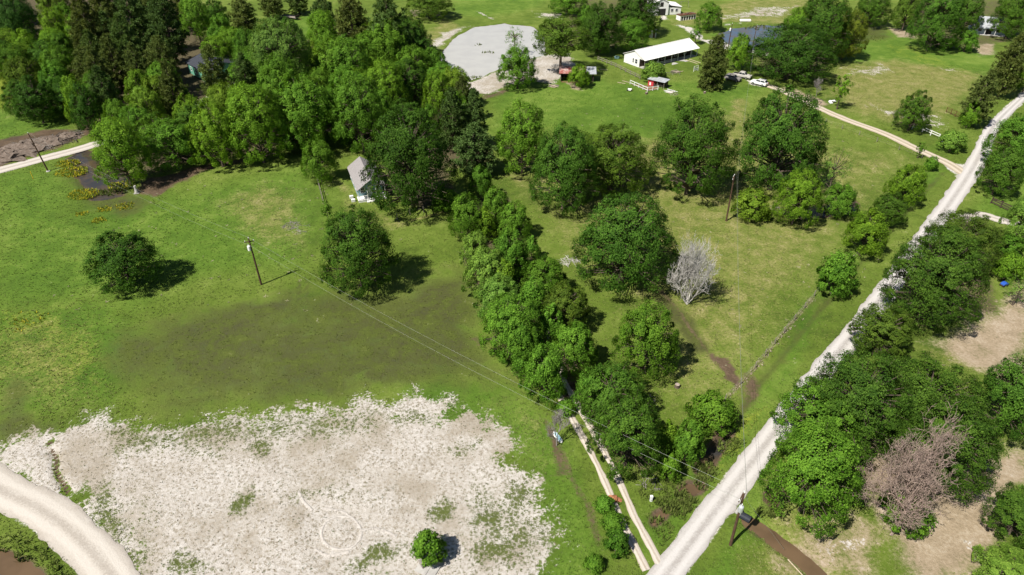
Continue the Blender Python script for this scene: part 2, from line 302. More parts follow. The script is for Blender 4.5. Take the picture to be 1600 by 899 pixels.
('B', -70.8, 187.8, 4.29, 10.23, 2.95, 'n', 'second from left of crowns behind the broad grey green dome in the clearing below the'),
('B', -67.7, 156.4, 4.54, 12.38, 3.29, 'o', 'crown behind the yellowish crown right of the lowest white drive glimpse'),
('O', -123.0, 167.5, 3.94, 9.33, 4.57, 'n', 'crown left of the shaded tree at the lower left corner of the wood by'),
('B', -53.1, 192.4, 3.55, 11.29, 3.14, 'y', 'crown behind the wide crown in the wood below the bright crown'),
('P', -118.5, 263.8, 3.67, 14.93, 3.08, 'o', 'pine behind the leafy dark crown right behind the green walled shed'),
('P', -116.4, 209.1, 3.82, 12.8, 0.46, 'o', 'pine right of the pine at the top edge above the light green crowns'),
('P', -102.5, 200.1, 4.57, 12.93, 1.26, 'n', 'second from left of pines behind the tall pine near the middle top of the dark'),
('O', -147.5, 201.9, 3.63, 9.65, 4.34, 'n', 'crown in front of the leftmost bright tree of the wood next to the yellow field'),
('B', -139.7, 197.7, 4.18, 9.93, 1.28, 'o', 'crown left of the mid green crown ringed by brighter ones at the left of'),
('B', -139.3, 212.5, 3.78, 10.44, 1.26, 'y', 'crown right of the leftmost bright tree of the wood next to the yellow field'),
('B', -13.2, 155.6, 3.4, 11.1, 4.25, 'n', 'crown in front of the pine whose brownish top stands against the pale pond bank'),
('B', -124.0, 187.5, 3.82, 12.39, 2.58, 'n', 'crown behind the bright crown above the shaded corner tree of the wood'),
('O', -184.8, 265.9, 4.22, 9.58, 1.97, 'y', 'third from left of crowns behind the blue green tree in the very top left corner'),
('O', -70.2, 144.3, 3.78, 11.58, 5.64, 'n', 'second from left of crowns behind the front tree of the wood shading the wet edge'),
('P', -130.7, 213.4, 3.88, 13.5, 3.97, 'n', 'pine in front of the light green crown bordering the dark pines at upper left'),
('P', -93.7, 185.8, 3.56, 14.82, 1.6, 'o', 'pine right of the nearest pine in the middle of the dark pine stand'),
('B', -21.8, 193.3, 3.4, 10.31, 2.66, 'd', 'crown right of the leafy crown just below the top right pine of the wood'),
('B', -103.5, 168.6, 3.85, 11.45, 4.27, 'd', 'crown behind the narrow bright tree above the flooded ditch by the white drive'),
('B', -88.7, 167.5, 3.46, 10.87, 1.35, 'o', 'crown behind the pale crown in the left front of the wood'),
('P', -121.3, 232.8, 3.51, 15.19, 1.48, 'n', 'pine behind the pine at the top edge above the dark pine stand'),
('B', -70.8, 207.8, 4.16, 9.8, 5.92, 'n', 'third from left of crowns left of the bright crown right of the grey green dome'),
('B', -29.4, 180.2, 3.88, 10.4, 2.68, 'n', 'leftmost of crowns behind the dark crown of the wood beside the tall narrow yellow green'),
('B', -84.9, 147.6, 3.83, 10.21, 0.3, 'n', 'leftmost of crowns right of the crown behind the tree that leans over the left pond'),
('B', -31.4, 158.9, 3.5, 10.32, 1.78, 'n', 'crown behind the olive tinged tree left of the huge cottage tree'),
('B', -154.3, 246.2, 3.55, 10.5, 1.84, 'n', 'seventh from left of crowns behind the blue green tree in the very top left corner'),
('B', -57.5, 197.6, 3.45, 10.71, 2.03, 'o', 'leftmost of crowns in front of the pine at the top edge above the middle of'),
('B', -87.6, 206.0, 4.43, 9.97, 2.8, 'y', 'leftmost of crowns right of the pine at the top edge left of the leafy crowns')]
ZONES=[
('lush', 0.9, 6, [(-169.3, 217.7), (-110.6, 163.9), (-105.6, 141.0), (-113.6, 131.4)]),
('lush', 0.8, 8, [(-115.6, 134.5), (-98.4, 141.0), (-83.4, 117.3), (-66.5, 128.4), (-42.8, 141.0), (-34.9, 117.3), (-34.8, 97.0), (-53.0, 93.2), (-58.8, 82.8), (-74.3, 86.1), (-82.3, 82.8)]),
('lush', 1, 6, [(-3.6, 187.7), (11.5, 204.9), (29.2, 193.2), (54.8, 193.2), (72.2, 190.4), (58.5, 172.8), (29.6, 148.1), (9.4, 159.7), (-6.2, 155.7)]),
('lush', 1, 3, [(-13.9, 68.6), (0.0, 68.6), (6.4, 59.3), (9.3, 47.9), (8.9, 38.1), (1.3, 38.1), (4.9, 45.4), (3.0, 53.3), (-1.6, 59.3), (-12.4, 62.6)]),
('lush', 1, 4, [(113.6, 239.8), (134.9, 247.9), (138.1, 232.0), (157.2, 224.7), (137.0, 193.2), (130.3, 204.9), (114.0, 211.1), (101.5, 214.4)]),
('lush', 1, 2.5, [(72.1, 239.8), (66.5, 243.8), (79.1, 258.4), (96.9, 263.0), (106.4, 256.6), (102.5, 265.8), (77.3, 260.2)]),
('lush', 0.9, 2, [(49.9, 87.8), (77.2, 117.3), (94.9, 137.0), (94.2, 141.0), (77.1, 122.7), (50.8, 93.2), (29.2, 63.7), (18.5, 51.4), (14.2, 47.9), (13.8, 40.9), (23.4, 50.5), (34.6, 63.7)]),
('lush', 0.7, 5, [(-29.2, 335.5), (20.4, 335.5), (12.6, 283.9), (-9.5, 265.8), (-24.2, 270.6)]),
('lush', 0.8, 3, [(109.9, 159.7), (147.8, 198.9), (161.2, 217.7), (129.2, 182.5), (100.3, 144.5), (93.9, 146.3)]),
('lush', 0.9, 3, [(88.4, 117.3), (110.4, 144.5), (117.0, 141.0), (102.1, 117.3), (93.6, 113.6)]),
('lush', 0.9, 2, [(19.1, 40.9), (30.1, 53.3), (29.8, 48.8), (24.5, 43.9), (21.6, 38.1), (16.5, 38.1)]),
('yel', 0.9, 3, [(-167.2, 214.4), (-154.2, 214.4), (-134.0, 182.5), (-132.0, 172.8), (-137.4, 168.3)]),
('yel', 0.5, 5, [(-85.5, 87.8), (-69.2, 87.8), (-57.8, 76.7), (-53.6, 66.1), (-61.7, 63.7), (-73.1, 68.6)]),
('yel', 0.6, 2, [(28.3, 63.7), (34.6, 63.7), (24.5, 51.9), (20.1, 48.8), (21.4, 51.4)]),
('yel', 0.45, 3, [(121.8, 233.5), (135.3, 230.5), (138.4, 198.9), (131.6, 200.0), (120.9, 217.7)]),
('yel', 0.4, 5, [(-25.4, 93.2), (-8.5, 93.2), (-3.8, 79.7), (-9.1, 73.9), (-26.1, 76.7), (-35.3, 82.8)]),
('dry', 0.62, 8, [(-1.4, 137.0), (7.1, 141.0), (30.5, 153.7), (59.1, 175.2), (70.5, 163.9), (78.5, 148.1), (93.0, 144.5), (79.8, 128.4), (54.4, 97.0), (28.9, 66.1), (20.8, 63.7), (17.4, 68.6), (16.5, 89.5), (10.7, 95.1), (8.1, 105.4)]),
('dry', 0.75, 4, [(-0.7, 132.9), (5.6, 137.7), (8.7, 117.3), (12.1, 105.4), (11.0, 99.0), (6.0, 112.3), (2.6, 125.5)]),
('dry', 0.8, 3, [(30.5, 153.7), (36.2, 151.8), (35.9, 128.4), (28.6, 117.3), (27.9, 128.4)]),
('dry', 0.9, 2, [(59.3, 182.5), (62.8, 182.5), (47.9, 128.4), (49.4, 144.5)]),
('dry', 0.85, 5, [(99.2, 211.1), (120.3, 216.4), (134.2, 204.9), (141.1, 201.8), (117.0, 172.8), (98.9, 159.7), (86.7, 168.3), (87.5, 187.7)]),
('dry', 0.6, 4, [(-51.4, 131.4), (-43.1, 125.5), (-35.8, 101.1), (-46.1, 105.4), (-60.7, 120.0)]),
('dry', 0.7, 2, [(-39.9, 134.5), (-33.9, 128.4), (-29.9, 117.3), (-19.5, 113.6), (-12.2, 113.6), (-23.8, 109.9), (-32.4, 117.3)]),
('dry', 0.7, 3, [(55.5, 256.6), (64.0, 275.6), (123.8, 321.8), (137.9, 321.8), (101.8, 256.6), (77.5, 261.1)]),
('dry', 0.75, 3, [(-32.8, 239.8), (-26.2, 265.8), (-16.2, 256.6), (-21.3, 232.0), (-26.2, 217.7)]),
('dry', 0.5, 6, [(-81.8, 82.0), (-70.3, 86.1), (-62.1, 79.7), (-54.2, 63.7), (-70.0, 63.7)]),
('dry', 0.8, 3, [(23.5, 38.1), (25.0, 43.1), (30.6, 47.9), (40.5, 46.2), (36.9, 38.1)]),
('dry', 0.45, 3, [(-3.4, 67.3), (4.2, 63.7), (6.1, 55.2), (4.4, 51.4), (0.0, 59.3)]),
('dry', 0.7, 3, [(58.8, 76.7), (83.6, 91.3), (76.5, 76.7), (65.1, 69.8), (58.3, 73.9)]),
('wet', 0.85, 6, [(-59.2, 79.7), (-52.6, 84.4), (-43.8, 87.8), (-34.7, 92.2), (-25.0, 90.9), (-13.0, 96.0), (-6.4, 95.1), (-2.4, 79.7), (0.0, 69.2), (-6.9, 67.3), (-17.0, 66.1), (-25.0, 63.7), (-34.8, 63.2), (-43.1, 63.2), (-52.5, 67.3), (-58.3, 73.9)]),
('wet', 0.95, 3, [(-47.2, 86.1), (-35.5, 91.3), (-33.2, 86.1), (-37.8, 78.2), (-41.0, 73.9), (-47.6, 76.7)]),
('wet', 0.9, 3, [(-21.5, 71.8), (-9.1, 73.9), (-5.3, 70.5), (-13.7, 67.1), (-22.3, 66.7)]),
('wet', 1, 2.5, [(-69.5, 69.8), (-67.2, 68.8), (-61.7, 63.7), (-58.6, 61.2), (-61.5, 59.3), (-63.4, 57.2)]),
('wet', 0.9, 2.5, [(-97.0, 134.5), (-82.2, 117.3), (-74.2, 113.6), (-72.7, 120.0), (-79.8, 128.4)]),
('wet', 0.8, 3, [(112.0, 235.8), (125.0, 256.6), (136.5, 256.6), (130.0, 239.8), (119.0, 232.0)]),
('wet', 1, 1.5, [(22.3, 90.4), (25.6, 89.5), (27.8, 84.4), (28.9, 76.0), (25.9, 75.5), (24.3, 82.0)]),
('wet', 0.7, 2, [(44.3, 120.0), (52.7, 114.8), (67.2, 117.3), (64.4, 113.6), (51.7, 111.8), (42.6, 113.6)]),
('wet', 0.7, 1.2, [(30.1, 67.3), (34.0, 71.8), (46.2, 86.1), (59.4, 101.1), (60.0, 100.0), (46.6, 84.4), (34.3, 69.8)]),
('mud', 1, 1.2, [(-10.3, 104.3), (-7.3, 102.1), (-5.1, 93.2), (-3.0, 86.1), (-4.5, 86.1), (-6.9, 93.2), (-9.5, 100.0)]),
('mud', 0.9, 1.5, [(-6.7, 80.3), (-5.3, 80.3), (-3.8, 78.5), (-4.7, 77.7)]),
('mud', 1, 1.3, [(28.5, 75.5), (30.7, 74.5), (30.9, 68.6), (30.2, 67.6), (28.8, 70.5)]),
('mud', 0.9, 1.5, [(20.2, 52.5), (22.7, 52.3), (20.9, 49.2), (18.9, 49.6)]),
('mud', 0.9, 1.2, [(4.1, 62.6), (5.9, 58.2), (6.8, 53.3), (6.0, 53.3), (4.4, 58.2), (3.1, 62.6)]),
('mud', 0.9, 1, [(8.7, 49.6), (9.6, 47.9), (9.7, 45.4), (9.1, 45.4)]),
('mud', 1, 3, [(-123.4, 148.8), (-116.6, 157.7), (-109.1, 159.7), (-101.6, 154.1), (-105.6, 146.3), (-111.7, 137.0), (-114.6, 135.1)]),
('mud', 0.9, 2, [(-111.7, 166.1), (-102.5, 163.9), (-96.0, 153.7), (-102.1, 153.7)]),
('mud', 0.9, 2, [(-77.8, 129.9), (-66.4, 139.3), (-55.7, 146.3), (-55.8, 141.7), (-65.3, 136.1), (-72.0, 122.7), (-76.5, 124.1)]),
('mud', 0.8, 1.5, [(30.1, 51.9), (31.3, 51.9), (29.8, 48.8), (28.6, 48.3)]),
('mud', 0.7, 2, [(15.0, 73.9), (18.0, 72.5), (16.3, 69.8), (14.2, 71.1)]),
('mud', 0.8, 1.5, [(25.6, 47.9), (30.2, 44.6), (32.2, 40.9), (31.0, 40.2), (27.2, 43.9), (24.8, 46.2)]),
('mud', 0.8, 3, [(-8.8, 183.6), (0.0, 190.4), (0.0, 186.7), (-7.7, 177.6)]),
('mud', 0.8, 3, [(31.5, 72.5), (33.3, 72.5), (34.4, 68.6), (31.2, 63.7), (29.2, 63.7)]),
('litter', 0.95, 4, [(-263.0, 383.5), (-167.7, 383.5), (-114.5, 256.6), (-95.4, 228.3), (-77.6, 221.2), (-66.5, 243.8), (-46.3, 256.6), (-29.2, 217.7), (-18.3, 193.2), (-4.4, 148.1), (-4.2, 137.0), (-14.0, 137.0), (-28.5, 141.0), (-40.8, 159.7), (-51.3, 157.7), (-55.4, 145.2), (-68.5, 141.0), (-78.4, 129.9), (-89.2, 153.7), (-101.0, 157.7), (-118.2, 175.2), (-127.6, 168.3), (-149.3, 211.1), (-165.5, 224.7)]),
('litter', 0.9, 2, [(-10.2, 121.3), (-1.3, 125.5), (5.4, 97.0), (11.8, 73.9), (8.7, 68.6), (6.8, 66.1), (2.6, 68.6), (-5.1, 87.8)]),
('litter', 0.8, 2, [(-28.5, 141.0), (-14.5, 144.5), (-10.5, 125.5), (-12.5, 118.6), (-20.0, 117.9), (-26.1, 125.5)]),
('litter', 0.6, 3, [(76.6, 224.7), (103.4, 224.7), (94.0, 200.0), (70.8, 197.7)]),
('litter', 0.6, 3, [(17.5, 335.5), (67.1, 335.5), (53.2, 256.6), (33.1, 224.7), (21.3, 232.0)]),
('litter', 0.6, 3, [(175.2, 335.5), (233.6, 335.5), (174.8, 239.8), (150.2, 223.3), (133.2, 230.5)]),
('litter', 0.7, 2, [(34.8, 58.2), (60.1, 58.2), (56.1, 51.4), (46.7, 48.8), (36.3, 49.6)]),
('litter', 0.7, 2, [(61.4, 93.2), (85.1, 101.1), (73.5, 82.8), (59.6, 80.4)]),
('litter', 0.7, 2, [(8.7, 63.7), (18.3, 63.7), (17.4, 53.7), (12.1, 53.7)]),
('lush', 0.9, 2, [(-104.9, 239.8), (-92.6, 256.6), (-75.8, 273.6), (-68.8, 239.8), (-78.6, 211.1)]),
('sand', 1, 3.2, [(-63.3, 58.2), (-59.6, 60.1), (-53.3, 62.0), (-50.3, 60.9), (-43.2, 61.5), (-38.3, 61.2), (-32.8, 62.0), (-29.8, 63.2), (-23.3, 63.5), (-18.6, 65.1), (-15.7, 63.2), (-12.8, 66.3), (-8.5, 65.5), (-9.1, 62.6), (-5.4, 63.7), (-2.4, 61.5), (0.0, 58.2), (0.0, 55.2), (3.0, 53.3), (4.4, 50.5), (4.9, 45.4), (3.3, 42.3), (1.3, 40.2), (-2.5, 37.4), (-36.0, 37.4), (-41.5, 43.9), (-48.8, 48.8), (-55.2, 52.3), (-60.8, 54.2)]),
('sand', 0.95, 2, [(-21.1, 194.3), (-18.6, 197.7), (-11.0, 194.3), (0.0, 208.6), (10.2, 220.5), (17.4, 221.2), (19.6, 211.1), (11.3, 192.1), (3.7, 196.6), (-6.2, 184.6), (-14.8, 181.5)]),
('sand', 0.7, 2, [(-27.6, 212.4), (-21.5, 235.1), (-15.0, 256.6), (-24.7, 247.9), (-30.2, 217.7)]),
('sand', 0.7, 3, [(8.6, 275.6), (19.6, 273.6), (19.1, 265.8), (10.8, 267.7)]),
('dirt', 0.9, 3, [(60.3, 76.0), (66.9, 79.7), (76.4, 86.1), (82.4, 86.1), (76.5, 76.7), (69.2, 73.9), (61.9, 73.9)]),
('dirt', 0.9, 2, [(45.5, 42.3), (51.5, 49.6), (57.8, 54.2), (64.9, 58.2), (60.6, 51.4), (49.9, 43.1), (45.2, 38.1), (43.9, 38.1)]),
('sand', 0.85, 1.5, [(47.1, 43.5), (48.7, 43.9), (48.8, 42.3), (47.2, 41.2)]),
('dry', 0.9, 3, [(32.7, 43.9), (37.4, 45.4), (39.5, 43.9), (34.9, 40.9), (32.2, 40.9)]),
('dry', 0.9, 2, [(26.5, 41.6), (30.1, 42.3), (29.3, 38.1), (24.8, 38.1)]),
('sand', 0.55, 3, [(92.9, 175.2), (105.8, 170.5), (109.0, 163.9), (103.6, 159.7), (94.9, 168.3)]),
('sand', 0.55, 3, [(100.9, 208.0), (114.0, 211.1), (114.4, 203.6), (101.5, 200.0)]),
('sand', 0.55, 2, [(129.0, 208.0), (135.2, 206.7), (131.9, 202.4), (127.8, 203.6)]),
('sand', 0.55, 3, [(76.3, 265.8), (96.5, 286.0), (111.8, 286.0), (104.1, 270.6), (83.5, 265.8)]),
('sand', 0.9, 2, [(0.0, 44.6), (3.5, 46.2), (5.1, 43.1), (3.3, 40.9), (0.0, 40.9)]),
('dirt', 0.95, 3, [(42.2, 55.2), (47.5, 58.2), (59.5, 57.2), (64.9, 58.2), (60.6, 51.4), (49.9, 43.1), (44.6, 38.1), (39.5, 38.1), (40.5, 43.1), (38.1, 48.8)]),
('dirt', 0.9, 2, [(75.1, 191.0), (80.7, 188.8), (85.0, 181.0), (84.6, 174.7), (79.2, 173.8), (75.6, 181.5)]),
('dirt', 0.8, 3, [(59.5, 78.2), (71.4, 84.4), (82.6, 93.2), (86.9, 93.2), (71.4, 68.6), (64.8, 68.6), (61.9, 73.9)]),
('dirt', 0.8, 2, [(153.0, 232.0), (163.3, 235.1), (155.2, 221.2), (147.1, 217.7)]),
('dirt', 0.8, 2, [(135.7, 254.8), (141.6, 247.9), (139.0, 238.2), (131.8, 241.4)]),
('dirt', 0.9, 1, [(14.7, 194.3), (17.9, 187.7), (20.4, 186.7), (19.5, 189.9), (16.7, 196.6)]),
('dirt', 0.8, 2, [(-39.9, 279.7), (-34.9, 279.7), (-32.6, 269.7), (-38.4, 267.7)]),
('gravel', 0.9, 2, [(59.7, 260.2), (64.4, 254.8), (65.2, 238.2), (69.5, 238.2), (86.4, 223.3), (83.6, 217.7), (67.3, 229.0), (63.0, 238.2), (59.8, 254.8)]),
('gravel', 0.8, 2, [(55.9, 271.6), (59.9, 269.7), (58.5, 264.9), (55.0, 263.9)]),
('gravel', 0.7, 2, [(74.1, 256.6), (84.8, 262.1), (83.8, 258.4), (74.8, 254.8)]),
('gravel', 0.9, 1.5, [(66.1, 197.7), (69.8, 194.3), (75.0, 187.7), (72.9, 186.7), (67.1, 191.5)]),
('veg', 1, 1.5, [(-29.3, 50.8), (-29.0, 49.9), (-29.4, 48.7), (-30.3, 47.8), (-31.3, 47.4), (-32.0, 47.6), (-32.3, 48.5), (-32.0, 49.7), (-31.1, 50.7), (-30.1, 51.1)]),
('veg', 1, 1.5, [(-29.9, 56.7), (-30.0, 56.0), (-30.4, 55.5), (-31.2, 55.5), (-32.0, 56.0), (-32.4, 56.7), (-32.4, 57.4), (-31.9, 57.9), (-31.1, 57.9), (-30.4, 57.4)]),
('veg', 1, 1.5, [(-6.6, 48.3), (-6.8, 47.4), (-7.4, 46.9), (-8.1, 46.9), (-8.8, 47.4), (-9.2, 48.3), (-9.0, 49.2), (-8.4, 49.8), (-7.6, 49.8), (-6.9, 49.2)]),
('veg', 1, 1.5, [(-0.4, 48.9), (-0.5, 47.8), (-1.5, 46.6), (-3.0, 45.7), (-4.4, 45.3), (-5.2, 45.7), (-5.1, 46.6), (-4.1, 47.9), (-2.6, 48.9), (-1.2, 49.3)]),
('veg', 1, 1.5, [(-11.2, 42.1), (-11.6, 41.3), (-12.8, 40.7), (-14.5, 40.6), (-16.0, 40.8), (-16.7, 41.4), (-16.3, 42.2), (-15.1, 42.8), (-13.4, 43.0), (-11.9, 42.7)]),
('veg', 1, 1.5, [(-31.6, 41.7), (-31.5, 41.1), (-32.0, 40.6), (-32.9, 40.2), (-33.8, 40.2), (-34.4, 40.6), (-34.5, 41.2), (-34.0, 41.8), (-33.1, 42.1), (-32.2, 42.1)]),
('veg', 0.75, 1.5, [(-41.3, 46.3), (-41.9, 45.4), (-43.5, 45.4), (-45.4, 46.3), (-47.1, 47.9), (-47.8, 49.6), (-47.2, 50.6), (-45.6, 50.6), (-43.5, 49.5), (-41.9, 47.9)]),
('veg', 0.75, 1.5, [(-46.1, 55.7), (-45.9, 54.9), (-46.2, 54.4), (-46.7, 54.4), (-47.4, 54.9), (-48.0, 55.7), (-48.2, 56.5), (-48.0, 57.0), (-47.4, 57.0), (-46.7, 56.5)]),
('veg', 0.75, 1.5, [(-38.5, 57.7), (-38.5, 57.1), (-39.0, 56.5), (-39.8, 56.1), (-40.7, 56.0), (-41.2, 56.3), (-41.3, 56.9), (-40.8, 57.5), (-39.9, 57.9), (-39.0, 58.0)]),
('veg', 0.75, 1.5, [(-19.3, 51.6), (-19.6, 51.1), (-20.7, 50.5), (-22.2, 50.1), (-23.4, 50.0), (-24.1, 50.3), (-23.8, 50.9), (-22.7, 51.4), (-21.2, 51.8), (-19.9, 51.9)]),
('veg', 0.75, 1.5, [(3.3, 50.5), (2.9, 49.2), (2.0, 48.4), (0.9, 48.4), (-0.0, 49.2), (-0.4, 50.5), (-0.0, 51.8), (0.9, 52.7), (2.1, 52.7), (3.0, 51.8)]),
('veg', 1, 1.5, [(0.0, 42.3), (-0.5, 41.7), (-1.8, 41.4), (-3.5, 41.4), (-4.8, 41.7), (-5.4, 42.3), (-4.9, 43.0), (-3.5, 43.4), (-1.9, 43.4), (-0.5, 43.0)]),
('veg', 0.75, 1.5, [(-15.7, 41.2), (-15.8, 40.8), (-16.3, 40.6), (-17.1, 40.6), (-17.7, 40.8), (-18.0, 41.2), (-17.9, 41.7), (-17.4, 41.9), (-16.6, 41.9), (-16.0, 41.7)]),
('veg', 0.75, 1.5, [(-10.0, 62.9), (-10.4, 62.1), (-11.9, 61.3), (-13.8, 60.7), (-15.4, 60.7), (-16.2, 61.1), (-15.8, 61.9), (-14.4, 62.8), (-12.4, 63.4), (-10.8, 63.4)]),
('veg', 0.75, 1.5, [(-19.3, 60.1), (-19.6, 59.8), (-20.3, 59.5), (-21.3, 59.5), (-22.2, 59.8), (-22.6, 60.1), (-22.3, 60.5), (-21.6, 60.8), (-20.6, 60.8), (-19.7, 60.5)]),
('veg', 0.75, 1.5, [(-43.7, 57.7), (-43.8, 56.9), (-44.7, 56.4), (-46.2, 56.4), (-47.6, 56.9), (-48.4, 57.7), (-48.4, 58.6), (-47.4, 59.1), (-45.9, 59.1), (-44.5, 58.6)]),
('veg', 0.75, 1.5, [(-28.5, 61.0), (-28.7, 60.4), (-29.7, 59.8), (-31.0, 59.4), (-32.2, 59.3), (-32.9, 59.7), (-32.7, 60.3), (-31.7, 61.0), (-30.4, 61.4), (-29.1, 61.4)]),
('veg', 0.75, 1.5, [(4.6, 45.4), (4.3, 43.6), (3.7, 42.5), (3.0, 42.5), (2.5, 43.6), (2.4, 45.4), (2.6, 47.4), (3.2, 48.6), (3.9, 48.6), (4.5, 47.4)]),
('veg', 0.75, 1.5, [(-37.3, 41.3), (-37.7, 40.7), (-38.8, 40.8), (-40.2, 41.4), (-41.3, 42.4), (-41.8, 43.4), (-41.3, 44.0), (-40.1, 44.0), (-38.7, 43.3), (-37.6, 42.2)]),
('veg', 0.75, 1.5, [(-4.2, 59.5), (-4.4, 58.8), (-5.4, 57.9), (-6.7, 57.1), (-7.8, 56.8), (-8.4, 57.0), (-8.2, 57.7), (-7.3, 58.6), (-6.0, 59.4), (-4.8, 59.7)]),
('veg', 0.75, 1.5, [(-34.9, 60.8), (-35.5, 60.0), (-37.6, 59.3), (-40.4, 58.9), (-42.9, 59.0), (-44.0, 59.5), (-43.5, 60.3), (-41.4, 61.0), (-38.5, 61.4), (-36.0, 61.3)]),
('veg', 0.68, 2.5, [(-54.7, 61.5), (-38.3, 61.5), (-23.3, 63.5), (-16.5, 62.6), (-16.8, 59.3), (-29.3, 58.2), (-36.6, 56.7), (-47.8, 55.7)]),
('veg', 0.5, 3, [(-49.6, 48.8), (-45.1, 51.4), (-39.9, 47.9), (-38.5, 43.1), (-34.4, 38.1), (-39.1, 40.2)]),
('veg', 0.6, 3, [(-4.5, 53.3), (2.2, 51.4), (4.8, 44.6), (0.0, 40.2), (-6.5, 40.2), (-5.7, 47.9)]),
('veg', 0.35, 3, [(-26.6, 51.4), (-18.1, 53.3), (-13.2, 50.5), (-21.6, 48.8)]),
('gravel', 0.9, 1.2, [(96.5, 143.4), (98.8, 137.0), (107.4, 145.2), (95.7, 130.8), (89.7, 124.1), (94.1, 132.9)]),
('dirt', 0.6, 2, [(0.0, 58.2), (3.8, 54.2), (5.0, 47.9), (3.2, 47.9), (2.2, 52.3)]),
('lush', 0.8, 4, [(-84.4, 86.1), (-66.2, 87.8), (-55.1, 81.2), (-52.5, 63.7), (-70.0, 63.7)]),
('dirt', 0.62, 3, [(23.5, 38.1), (25.2, 42.7), (30.3, 47.1), (38.4, 47.9), (41.2, 44.6), (38.2, 38.1)]),
('sand', 0.6, 2, [(32.1, 43.1), (35.7, 44.6), (37.1, 43.1), (33.6, 40.9)])]
